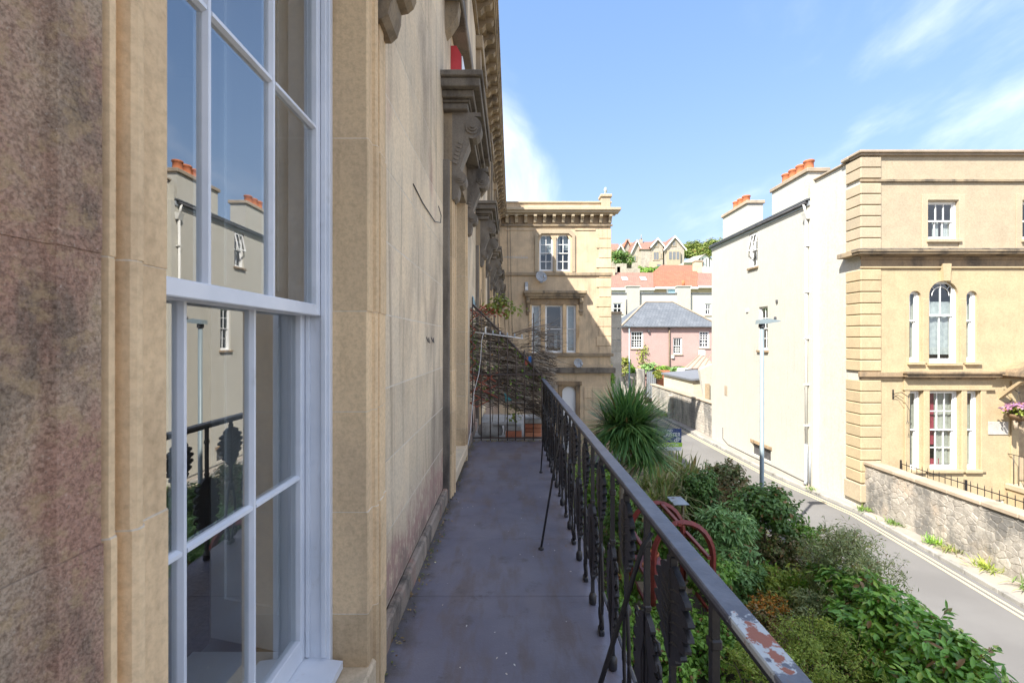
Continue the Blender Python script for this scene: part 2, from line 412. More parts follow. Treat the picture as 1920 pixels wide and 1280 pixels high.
leafmat('leaf_laurel', [(0.114,0.253,0.036),(0.181,0.393,0.055),(0.264,0.532,0.073),(0.430,0.600,0.109)], .28, .2, .5)
leafmat('leaf_dark', [(0.100,0.193,0.052),(0.159,0.275,0.073),(0.200,0.355,0.083)], .4)
leafmat('leaf_mid', [(0.122,0.258,0.040),(0.214,0.388,0.056),(0.305,0.515,0.081)], .45)
leafmat('leaf_blue', [(0.182,0.336,0.121),(0.275,0.463,0.161),(0.397,0.593,0.225)], .5)
leafmat('leaf_olive', [(0.217,0.275,0.105),(0.337,0.386,0.147),(0.516,0.547,0.230)], .5)
leafmat('leaf_light', [(0.244,0.336,0.056),(0.365,0.463,0.081),(0.518,0.593,0.113)], .5, .35)
leafmat('leaf_yellow', [(.16,.22,.05),(.28,.33,.07),(.38,.40,.10)], .5, .4)
leafmat('leaf_strap', [(.16,.24,.06),(.25,.31,.09),(.33,.33,.14),(.42,.35,.19)], .5, .35)
leafmat('leaf_palm', [(0.062,0.154,0.049),(0.114,0.244,0.077),(0.171,0.336,0.100),(0.258,0.438,0.149)], .35, .2)
leafmat('leaf_orange', [(.70,.24,.03),(.75,.34,.05),(.42,.30,.07),(.30,.34,.08)], .5, .3)
leafmat('leaf_brown', [(.16,.23,.07),(.34,.21,.09),(.36,.27,.14),(.20,.27,.08)], .6, .25)
leafmat('leaf_purple', [(.15,.24,.08),(.20,.22,.08),(.26,.19,.10),(.17,.26,.08)], .5)
leafmat('leaf_grass', [(0.123,0.245,0.052),(0.193,0.333,0.079),(0.315,0.420,0.123)], .5, .35)
leafmat('leaf_wood', [(0.128,0.191,0.042),(0.190,0.257,0.056),(0.280,0.314,0.070)], .6, .2)
leafmat('leaf_red', [(.40,.07,.04),(.35,.10,.05),(.45,.12,.06)], .6, .3)
leafmat('petals', [(.36,.17,.38),(.48,.20,.30),(.28,.19,.36),(.5,.28,.36)], .6, .3)
leafmat('petals_white', [(.8,.78,.72),(.7,.66,.6),(.75,.72,.7)], .7, .1)

# ------------------------------------------------------------------ foliage builders
def leaves(pos, nrm, dr, L, W, kind='oval', fold=.25):
    n = len(pos); nrm = nrm/np.linalg.norm(nrm, axis=1, keepdims=True)
    dr = dr - nrm*np.sum(dr*nrm, axis=1, keepdims=True); dr = dr/(np.linalg.norm(dr, axis=1, keepdims=True)+1e-9)
    b = np.cross(nrm, dr); L = np.broadcast_to(L, n)[:, None]; W = np.broadcast_to(W, n)[:, None]
    if kind == 'oval':
        prof = [(0,0,0),(.3,.42,fold),(.7,.40,fold*.7),(1,0,-.08),(.7,-.40,fold*.7),(.3,-.42,fold)]
        V = [pos + dr*L*p[0] + b*W*p[1] + nrm*W*p[2] for p in prof]
        F_ = [(0,3,2,1),(0,5,4,3)]
    else:
        prof = [(0,0,0),(.45,.5,fold),(1,0,0),(.45,-.5,fold)]
        V = [pos + dr*L*p[0] + b*W*p[1] + nrm*W*p[2] for p in prof]
        F_ = [(0,2,1),(0,3,2)]
    k = len(prof)
    V = np.stack(V, 1).reshape(-1, 3)
    f = (np.arange(n)[:, None, None]*k + np.array(F_)[None]).reshape(-1, len(F_[0]))
    return V, f
def npmesh(name, V, f, smooth=False):
    me = bpy.data.meshes.new(name); k = f.shape[1]
    me.vertices.add(len(V)); me.vertices.foreach_set('co', V.astype(np.float32).ravel())
    me.loops.add(f.size); me.loops.foreach_set('vertex_index', f.astype(np.int32).ravel())
    me.polygons.add(len(f)); me.polygons.foreach_set('loop_start', np.arange(0, f.size, k, dtype=np.int32))
    me.update(calc_edges=True); return me
def cloud(c, r, n, clumps=40, spread=.22, inner=.35, up=.5, flat=0.0):
    c = np.array(c, float); r = np.array(r, float)
    d = RNG.normal(size=(clumps, 3)); d /= np.linalg.norm(d, axis=1, keepdims=True)
    d[:, 2] = np.where(d[:, 2] < -.55, -d[:, 2], d[:, 2])
    cc = d * (inner + (1-inner)*RNG.random((clumps, 1))**.6) * RNG.uniform(.68, 1.22, (clumps, 1))
    idx = RNG.integers(0, clumps, n)
    off = RNG.normal(size=(n, 3)); off /= np.linalg.norm(off, axis=1, keepdims=True); off *= RNG.random((n, 1))**.5
    size = RNG.uniform(.7, 1.4, (clumps, 1))
    p = cc[idx] + off*spread*size[idx]
    nrm = off*.8 + cc[idx]*.5 + RNG.normal(size=(n, 3))*.35; nrm[:, 2] += up
    dr = off + RNG.normal(size=(n, 3))*.5; dr[:, 2] -= .25 - flat
    return p*r + c, nrm, dr, cc*r + c
def shrub(name, label, cat, c, r, n, L, W, mat, clumps=45, spread=.25, inner=.35, kind='oval', up=.5, ground=None, fold=.25, stems=7, group=None, flat=0., trunk=None, bark='bark', shoots=None):
    g = GZ if ground is None else ground
    t = thing(name, label, cat, (c[0], c[1], g), group)
    p, nr, dr, cc = cloud(c, r, n, clumps, spread, inner, up, flat)
    p[:, 2] = np.maximum(p[:, 2], g+.02)
    sh = []
    ns = shoots if shoots is not None else (26 if g > -5 and c[1] < 16 else 0)
    if ns:
        k_ = 14; dd = RNG.normal(size=(ns, 3)); dd[:, 2] = np.abs(dd[:, 2])*.8+.15; dd /= np.linalg.norm(dd, axis=1, keepdims=True)
        st = np.array(c)+dd*np.array(r)*.75; gd = dd*.75+np.array([0,0,.55])+RNG.normal(size=(ns,3))*.25; gd /= np.linalg.norm(gd, axis=1, keepdims=True)
        ln = RNG.uniform(.25, .62, ns)*float(np.mean(r))
        sh = [(st[i], st[i]+gd[i]*ln[i]) for i in range(ns)]
        tt = np.linspace(.15, 1, k_)
        q = (st[:, None]+gd[:, None]*(ln[:, None]*tt[None])[..., None]).reshape(-1, 3)
        od = RNG.normal(size=q.shape); od += np.repeat(gd, k_, 0)*.7
        p = np.concatenate([p, q]); nr = np.concatenate([nr, RNG.normal(size=q.shape)*.5+np.array([0,0,1.])]); dr = np.concatenate([dr, od]); n = len(p)
    V, f = leaves(p, nr, dr, L*RNG.uniform(.45, 1.4, n), W*RNG.uniform(.6, 1.25, n), kind, fold)
    crown = 'crown' if cat == 'tree' else 'foliage'
    put(crown, npmesh(crown, V, f), mat, t)
    m = MB()
    if trunk:
        a = Vector((c[0], c[1], g)); b = Vector((c[0]+random.uniform(-.05,.05), c[1], c[2]-r[2]*.55))
        m.tube([a, a.lerp(b, .5)+Vector((.03,.02,0)), b], [trunk*1.25, trunk, trunk*.8], 8)
        src = b
    else: src = None
    for i in range(stems):
        q = Vector(cc[random.randrange(len(cc))]); a = src or Vector((c[0]+random.uniform(-.12,.12)*r[0]*2, c[1]+random.uniform(-.12,.12)*r[1]*2, g))
        mid = a.lerp(q, .5) + Vector((random.uniform(-.05,.05), random.uniform(-.05,.05), .05))
        k = (trunk or .018)
        m.tube([a, mid, q], [k*.7, k*.5, k*.2], 5, False)
    for (a, b) in sh: m.tube([a, b], [.005, .002], 4, False)
    put('trunk' if trunk else 'stems', m, bark, t)
    return t
def strap(name, label, cat, c, n, L, W, mat, spread=.25, droop=.6, elev=(35, 88), ground=None, group=None, seg=4, extra=None):
    g = c[2]
    t = thing(name, label, cat, c, group)
    V, f = straps(c, n, L, W, spread, droop, elev, seg)
    put('leaves', npmesh('leaves', V, f), mat, t)
    return t
def straps(c, n, L, W, spread, droop, elev, seg=4, stiff=1.0):
    az = RNG.uniform(0, 2*np.pi, n); el = np.arcsin(RNG.uniform(math.sin(R(elev[0])), math.sin(R(elev[1])), n))
    d = np.stack([np.cos(az)*np.cos(el), np.sin(az)*np.cos(el), np.sin(el)], 1)
    b = np.stack([-np.sin(az), np.cos(az), np.zeros(n)], 1)
    nr = np.cross(d, b)
    base = np.array(c) + np.stack([RNG.normal(size=n)*spread, RNG.normal(size=n)*spread, RNG.random(n)*.05], 1)
    Ls = L*RNG.uniform(.65, 1.15, n)
    rows = []
    for i in range(seg+1):
        s_ = i/seg
        p = base + d*(Ls*s_)[:, None]; p[:, 2] -= droop*Ls*s_**2.2*np.cos(el)**.7*np.where(np.sin(el) > .25, stiff, 1.0)
        wv = W*(1-s_**2)**.6*(0.65+.35*min(1, s_*4)) if s_ < 1 else W*.04
        rows.append(p - b*wv/2 + nr*wv*.0); rows.append(p + b*wv/2)
    V = np.stack(rows, 1).reshape(-1, 3); k = 2*(seg+1)
    F_ = np.array([(2*i, 2*i+1, 2*i+3, 2*i+2) for i in range(seg)])
    f = (np.arange(n)[:, None, None]*k + F_[None]).reshape(-1, 4)
    return V, f

# ------------------------------------------------------------------ architecture builders (local: x along wall, -y outwards, z up)
def wall_mesh(x0, x1, z0, z1, holes, depth=.2, back=None):
    xs = sorted({x0, x1, *[h[0] for h in holes], *[h[1] for h in holes]}); zs = sorted({z0, z1, *[h[2] for h in holes], *[h[3] for h in holes]})
    m = MB()
    for i in range(len(xs)-1):
        for j in range(len(zs)-1):
            a, b, c, d = xs[i], xs[i+1], zs[j], zs[j+1]; mx_, mz = (a+b)/2, (c+d)/2
            if any(h[0] < mx_ < h[1] and h[2] < mz < h[3] for h in holes): continue
            m.add([(a,0,c),(b,0,c),(b,0,d),(a,0,d)], [(0,1,2,3)])
    for (a, b, c, d) in holes:
        e = depth
        m.add([(a,0,c),(b,0,c),(b,0,d),(a,0,d),(a,e,c),(b,e,c),(b,e,d),(a,e,d)], [(0,4,5,1),(1,5,6,2),(2,6,7,3),(3,7,4,0)])
    if back is not None:
        e = back
        m.add([(x0,0,z0),(x1,0,z0),(x1,0,z1),(x0,0,z1),(x0,e,z0),(x1,e,z0),(x1,e,z1),(x0,e,z1)],
              [(1,5,6,2),(5,4,7,6),(4,0,3,7),(3,2,6,7)])
    return m
def sash(root, M, x0, x1, z0, z1, yd=.12, cols=2, ru=1, rl=1, mat='white_far', fw=.06, bw=.025, split=.5, curtain=None, room=1.0, glass='glass_far', arch=False, sill=None, bars=True, name='window', upper_cols=None, roommat='dark_room'):
    """a sliding sash window: box frame, two sashes, panes, dark room behind"""
    m = MB(); zm = z0 + (z1-z0)*split
    m.box(x0, x0+fw, yd-.03, yd+.09, z0, z1); m.box(x1-fw, x1, yd-.03, yd+.09, z0, z1)
    m.box(x0+fw, x1-fw, yd-.03, yd+.09, z1-fw*.7, z1); m.box(x0+fw, x1-fw, yd-.035, yd+.09, z0, z0+fw*.8)
    a, b = x0+fw, x1-fw; panes = []
    sw = fw*.8
    def s_(za, zb, y, rows, cc, bot, top):
        m.box(a, a+sw, y, y+.04, za, zb); m.box(b-sw, b, y, y+.04, za, zb)
        m.box(a+sw, b-sw, y, y+.04, za, za+bot); m.box(a+sw, b-sw, y, y+.04, zb-top, zb)
        A, B, Z0, Z1 = a+sw, b-sw, za+bot, zb-top
        px = (B-A)/cc; pz = (Z1-Z0)/rows
        for i in range(1, cc): m.box(A+i*px-bw/2, A+i*px+bw/2, y+.003, y+.037, Z0, Z1)
        for j in range(1, rows):
            for i in range(cc):
                m.box(A+i*px+(bw/2 if i else 0), A+(i+1)*px-(bw/2 if i < cc-1 else 0), y+.004, y+.036, Z0+j*pz-bw/2, Z0+j*pz+bw/2)
        for i in range(cc):
            for j in range(rows):
                panes.append((A+i*px+(bw/2-.001 if i else -.001), A+(i+1)*px-(bw/2-.001 if i < cc-1 else -.001), y+.018,
                              Z0+j*pz+(bw/2-.001 if j else -.001), Z0+(j+1)*pz-(bw/2-.001 if j < rows-1 else -.001)))
    uc = upper_cols or cols
    s_(zm-.02, z1-fw*.7, yd, ru, uc, fw*.75, fw*.7)
    s_(z0+fw*.8, zm+.02, yd+.045, rl, cols, fw*1.2, fw*.75)
    win = put(name, m, mat, root, M)
    for (pa, pb, py, pc, pd) in panes:
        put('pane', MB().box(pa, pb, py, py+.004, pc, pd), glass, sub=win)
    if room:
        r = MB(); y0 = yd+.09; y1 = yd+room
        r.add([(x0,y0,z0),(x1,y0,z0),(x1,y0,z1),(x0,y0,z1),(x0-.3,y1,z0-.3),(x1+.3,y1,z0-.3),(x1+.3,y1,z1+.1),(x0-.3,y1,z1+.1)],
              [(4,5,6,7),(0,1,5,4),(1,2,6,5),(2,3,7,6),(3,0,4,7)])
        put('interior', r, roommat, sub=win)
    if curtain:
        for (ca, cb_, ctop, cbot, cm) in curtain:
            cu = MB(); n = 14; vs = []
            xa, xb = a+(b-a)*ca, a+(b-a)*cb_
            za, zb = z0+(z1-z0)*cbot, z0+(z1-z0)*ctop
            for i in range(n+1):
                xx = xa+(xb-xa)*i/n; yy = yd+.135+.02*math.sin(i*2.4)
                vs += [(xx, yy, za), (xx, yy, zb)]
            cu.add(vs, [(2*i, 2*i+2, 2*i+3, 2*i+1) for i in range(n)], True)
            put('curtain', cu, cm, sub=win)
    if sill:
        put('sill', MB().box(x0-.08, x1+.08, -.09, yd-.032, z0-.1, z0-.002, .01), sill, sub=win)
    return win
def arch_fill(x0, x1, zs, zc, y0, y1, n=14, pointed=0, chamfer=False):
    """solid between a semi-elliptic head springing at zs and the square crown zc"""
    cx = (x0+x1)/2; rx = (x1-x0)/2; rz = zc-zs-.002; m = MB()
    if chamfer: arc = [(x0, zs), (x0+rx*.45, zc-.002), (x1-rx*.45, zc-.002), (x1, zs)]
    else: arc = [(cx-rx*math.cos(math.pi*i/n), zs+rz*math.sin(math.pi*i/n)) for i in range(n+1)]
    for i in range(len(arc)-1):
        a, b = arc[i], arc[i+1]
        m.add([(a[0],y0,a[1]),(b[0],y0,b[1]),(b[0],y0,zc),(a[0],y0,zc),(a[0],y1,a[1]),(b[0],y1,b[1])], [(0,1,2,3),(0,4,5,1)])
    return m
def console(h=.82, p=.27, wd=.16):
    """carved scroll bracket: front face at -y, top at z=0"""
    pts = [(0,0),(-p,0),(-p-.01,-.05*h)]
    for i in range(9):
        a = R(100 - i*22); pts.append((-p*.72-.30*p*math.sin(R(90)-a+R(90))*0 - p*.33*math.cos(R(80-i*24)), -.17*h + .13*h*math.sin(R(80-i*24))))
    pts += [(-p*.62,-.36*h),(-p*.42,-.52*h),(-p*.30,-.64*h)]
    for i in range(7): pts.append((-p*.28 - p*.24*math.cos(R(75-i*28)), -.76*h + .085*h*math.sin(R(75-i*28))))
    pts += [(-p*.26,-.9*h),(-p*.20,-.97*h),(-p*.1,-h),(0,-h)]
    m = MB(); m.prism(pts, 0, wd, 'x')
    for xs in (-.012, wd-.006):
        for (cy, cz, r) in ((-p*.74, -.17*h, p*.25), (-p*.30, -.76*h, p*.17)):
            for (rr, t) in ((r, .018), (r*.62, .03), (r*.3, .042)):
                m.prism([(cy+rr*math.cos(a*math.pi/8), cz+rr*math.sin(a*math.pi/8)) for a in range(16)], xs-(t-.018 if xs < 0 else 0), xs+.018+(t-.018 if xs > 0 else 0), 'x')
        for i in range(6):
            z = -.34*h - i*.045*h; y = -p*(.36-.035*i)
            m.prism([(y-.02, z), (y+.03, z+.018), (y+.04, z-.01), (y, z-.03)], xs, xs+.018, 'x')
    return m

GZ = -3.4      # garden
RZ = -4.2      # road
WX = -.65      # terrace wall face

# ================================================================== SETTING
g = MB(); g.add([(-900,-400,RZ-.06),(900,-400,RZ-.06),(900,1500,RZ-.06),(-900,1500,RZ-.06)], [(0,1,2,3)])
put('ground', g, 'soil', kind='structure')
KERB = [(-12, 9.6), (5, 10.25), (9.35, 10.78), (12, 11.1), (15, 11.42), (19, 11.42), (26, 11.45), (30, 11.5), (38, 11.55), (41, 11.2)]
def kx(Y):
    for (a, b) in zip(KERB, KERB[1:]):
        if a[0] <= Y <= b[0]: return a[1] + (b[1]-a[1])*(Y-a[0])/(b[0]-a[0])
    return KERB[-1][1]
kx0 = kx
def kx(Y): return kx0(Y) - (.42 if Y > 19 else .42*max(0, (Y-15)/4)) + .1
YS = [-12 + i*1.0 for i in range(54)]
m = MB()
for a, b in zip(YS, YS[1:]): m.add([(6.75,a,RZ),(kx(a),a,RZ),(kx(b),b,RZ),(6.75,b,RZ)], [(0,1,2,3)])
m.add([(-6,38.5,RZ+.004),(11.2,38.5,RZ+.004),(12.3,42.5,RZ+.004),(-6,42.5,RZ+.004)], [(0,1,2,3)])
road = put('road', m, 'asphalt', kind='structure')
for off in (.16, .32):
    m = MB(); Y2 = [y for y in YS if y <= 38]
    for a, b in zip(Y2, Y2[1:]):
        xa, xb = kx(a)-off-.075, kx(b)-off-.075
        m.add([(xa,a,RZ+.005),(xa+.075,a,RZ+.005),(xb+.075,b,RZ+.005),(xb,b,RZ+.005)], [(0,1,2,3)])
    put('yellow_line', m, 'yellow_line', sub=road)
m = MB()
for a, b in zip(YS, YS[1:]):
    m.add([(kx(a)+.12,a,RZ+.09),(13,a,RZ+.11),(13,b,RZ+.11),(kx(b)+.12,b,RZ+.09)], [(0,1,2,3)])
pave = put('pavement', m, 'paving', kind='structure')
y = 4.0
while y < 38:
    x = kx(y); ang = math.atan2(kx(y+.9)-x, .9)
    o = put('kerb_stone', MB().box(0, .125, 0, .895, -.05, .1, .012), 'concrete', sub=pave); o.location = (x, y, RZ); o.rotation_euler = (0,0,-ang); y += .9
m = MB()
for a, b in zip(YS[:34], YS[1:34]): m.add([(6.0,a,RZ+.09),(6.6,a,RZ+.09),(6.6,b,RZ+.09),(6.0,b,RZ+.09)], [(0,1,2,3)])
put('near_pavement', m, 'paving', kind='structure')
m = MB(); m.box(6.6, 6.72, -12, 21.5, RZ-.05, RZ+.1, .012); put('near_kerb', m, 'concrete', kind='structure')
# garden bed
m = MB(); nx, ny = 16, 60; vs = []
for j in range(ny+1):
    for i in range(nx+1):
        X = .0 + 6.2*i/nx; Y = -4 + 24*j/ny
        vs.append((X, Y, GZ + .06*math.sin(X*3.1+Y)+.05*math.sin(Y*4.3-X*2)))
m.add(vs, [(j*(nx+1)+i, j*(nx+1)+i+1, (j+1)*(nx+1)+i+1, (j+1)*(nx+1)+i) for j in range(ny) for i in range(nx)], True)
put('garden_soil', m, 'soil', kind='structure')
t = thing('garden_boundary_wall', 'low grey stone wall holding up the raised garden above the road', 'wall', (6.25, 8, RZ))
put('wall', MB().box(6.15, 6.4, -4, 20, RZ-.05, GZ+.1, .02), 'rubble_mortar', t)
put('coping', MB().box(6.1, 6.45, -4, 20, GZ+.1, GZ+.17, .015), 'coping', t)
# hill behind the houses
m = MB(); vs = []; HX = [i*8-60 for i in range(26)]; HY = [46, 52, 60, 70, 82, 95, 110, 125, 140, 160, 190]
HZ = [-4.3, -2, 2.5, 7, 11, 14.5, 17.2, 20, 23, 26, 27]
for j, Yh in enumerate(HY):
    for X in HX: vs.append((X, Yh, HZ[j] + (1.2*math.sin(X*.07+j) if j > 2 else 0)))
n = len(HX)
m.add(vs, [(j*n+i, j*n+i+1, (j+1)*n+i+1, (j+1)*n+i) for j in range(len(HY)-1) for i in range(n-1)], True)
put('hill', m, 'leaf_grass', kind='structure')

# ================================================================== TERRACE (the building the balcony hangs on)
TR = thing('terrace_building', 'tall tan ashlar terrace with shaded windows and dark carved hoods, along the left', 'building', (WX, 8, RZ))
TM = FPX(WX)
PITCH = 3.8; OP = [(.755+PITCH*k, 1.79+PITCH*k) for k in range(6)]
holes = [(a-.02, b+.02, .2, 3.22) for a, b in OP] + [(a+.04, b-.04, 4.98, 6.77) for a, b in OP]
put('wall', wall_mesh(-9, 22, RZ-.1, 9.7, holes, .13, 9.0), 'ashlar', TR, TM)
# ashlar blocks between the windows
blocks = {}
for k in range(6):
    a = OP[k][1]+.26; b = OP[k][1]+PITCH-1.035-.26
    if b > 22: b = 21.99
    put('mortar_bed', MB().box(a, b, -.0056, 0, .136, 4.6), 'mortar', TR, TM)
    zc = .14; row = 0
    while zc < 4.55:
        h = .3725
        cut = [a+.004, a + (b-a)*(.36 if row % 2 else .64), b-.004]
        for xa, xb in zip(cut, cut[1:]):
            key = (round(xb-xa, 3), row % 3)
            if key not in blocks:
                blocks[key] = MB().box(0, xb-xa-.004, -.006, -.0005, 0, h-.004, .0012).mesh('ashlar_block')
            o = put('ashlar_block', blocks[key], 'ashlar', TR, TM @ Matrix.Translation((xa, -random.uniform(0, .0012), zc)))
        zc += .375; row += 1
# plinth along the balcony
for k in range(6):
    a = OP[k][1]+.265; b = OP[k][1]+PITCH-1.035-.265
    x = a
    while x < min(b, 21.9)-.05:
        l_ = min(random.uniform(.5,.8), b-x); put('plinth_stone', MB().box(x, x+l_-.008, -.045-random.uniform(0,.012), 0, -.02, .137+random.uniform(-.008,.006), .012), 'plinth', TR, TM); x += l_
# window surrounds
def jamb_profile(side, k):
    # e grows away from the opening
    P_ = [(0,.10),(0,-.078),(.004,-.082),(.062,-.082),(.066,-.094),(.074,-.1),(.084,-.1),(.09,-.094),(.092,-.072),(.104,-.072),(.108,-.088),(.118,-.088),(.122,-.078),(.13,-.078),
          (.134,-.092),(.195,-.092),(.20,-.082),(.26,-.082),(.26,.0),(.26,.10)]
    e0 = OP[k][1] if side > 0 else OP[k][0]
    pts = [(e0+side*e, yy) for e, yy in P_]
    return pts if side > 0 else pts[::-1]
cons = console().mesh('bracket'); cons0 = console().mesh('bracket')
for k in range(6):
    a, b = OP[k]
    js = [0.02, .43, .83, 1.225, 1.62, 2.3, 3.2] if k < 3 else [.02, 1.2, 3.2]
    for side in (-1, 1):
        mats = ['jamb', 'jamb', 'jamb', 'jamb', 'jamb', 'jamb']
        for i in range(len(js)-1):
            dz = random.uniform(-.003, .003)
            prof = [(p[0], p[1]+(dz if p[1] < -.05 else 0)) for p in jamb_profile(side, k)]
            mt = 'weathered' if (k == 0 and side < 0) else mats[i]
            if k == 0 and side < 0:
                # weathered pilaster face and tan inner moulding are different stones
                cutp = [p for p in prof]
                inner = [p for p in cutp if OP[0][0]-p[0] <= .1221]; outer = [p for p in cutp if OP[0][0]-p[0] >= .1299]
                inner = [(inner[0][0], .1)] + inner; outer = outer + [(outer[-1][0], .1)]
                put('jamb_stone', MB().prism(inner, js[i], js[i+1]-.0025, 'z'), 'jamb', TR, TM)
                put('pilaster_stone', MB().prism(outer, js[i], js[i+1]-.0005, 'z'), 'weathered', TR, TM)
            else:
                put('jamb_stone', MB().prism(prof, js[i], js[i+1]-.0025, 'z'), mt, TR, TM)
            if k < 3:
                jp = [(p[0], p[1]+(.0008 if p[1] < .05 else 0)) for p in (inner if (k == 0 and side < 0) else prof)]
                put('mortar_joint', MB().prism(jp, js[i+1]-.0025, js[i+1], 'z'), 'mortar', TR, TM)
        # dark outer strip
        e0 = b if side > 0 else a
        x0, x1 = sorted((e0+side*.261, e0+side*.315))
        if k > 0 and side < 0: put('edge_strip', MB().box(x0, x1, -.064, 0, .0, 3.2, .006), 'soot', TR, TM)
    put('lintel', MB().box(a-.261, b+.261, -.09, .1, 3.2, 3.66, .006), 'soot_tan', TR, TM)
    put('window_sill', MB().box(a-.06, b+.06, -.1, .10, .10, .22, .01), 'jamb_pale', TR, TM)
    hood = MB()
    for (z0, z1, p, e) in ((3.66,3.72,.24,.30),(3.72,3.745,.26,.32),(3.745,3.81,.30,.36),(3.81,3.89,.36,.42),(3.89,3.945,.385,.45)):
        hood.box(a-.02-e, b+.02+e, -p, 0, z0, z1-.001, .008)
    ho = put('window_hood', hood, 'soot', TR, TM)
    for xx in (a-.26, b+.10):
        put('bracket', cons if k else cons0, 'soot' if k else 'soot_tan', sub=ho).location = (xx, -.08, 3.66)
    # second floor surround, sill, little brackets
    a2, b2 = a+.06, b-.06
    for x0, x1 in ((a2-.22, a2), (b2, b2+.22)):
        put('upper_jamb', MB().box(x0, x1, -.09, .1, 4.9, 6.9, .01), 'soot_tan', TR, TM)
    put('upper_head', MB().box(a2-.28, b2+.28, -.13, .1, 6.75, 6.98, .012), 'soot_tan', TR, TM)
    put('upper_sill', MB().box(a2-.3, b2+.3, -.17, .1, 4.8, 4.95, .012), 'soot', TR, TM)
    for xx in (a2-.2, b2+.06):
        put('sill_bracket', MB().prism([(0,4.8),(-.14,4.8),(-.12,4.66),(-.05,4.55),(0,4.5)], xx, xx+.14), 'soot_tan', TR, TM)
    sash(TR, TM, a2, b2, 5.0, 6.75, .12, 2, 1, 1, room=1.0)
    if k: sash(TR, TM, a, b, .22, 3.2, .10, 3, 2, 2, mat='white_paint', fw=.07, bw=.02, room=1.2, split=.49)
# string course, frieze, cornice with modillions
sc = MB(); sc.box(-9, 22, -.06, 0, 7.02, 7.1, .01); sc.box(-9, 22, -.03, 0, 7.1, 7.2)
put('architrave', sc, 'soot_tan', TR, TM)
cn = MB(); cn.box(-9, 22, -.16, 0, 7.42, 7.48); cn.box(-9, 22, -.34, 0, 7.48, 7.58, .01); cn.box(-9, 22, -.37, 0, 7.58, 7.66, .015); cn.box(-9, 22, -.40, 0, 7.66, 7.74, .012)
put('cornice', cn, 'soot_tan', TR, TM)
mod = MB().prism([(0,0),(-.30,0),(-.31,-.05),(-.27,-.1),(-.16,-.12),(-.1,-.2),(-.04,-.22),(0,-.22)], 0, .15).mesh('modillion')
x = .3
while x < 21.7:
    put('modillion', mod, 'soot_tan', TR, TM @ Matrix.Translation((x, -.001, 7.479))); x += .45
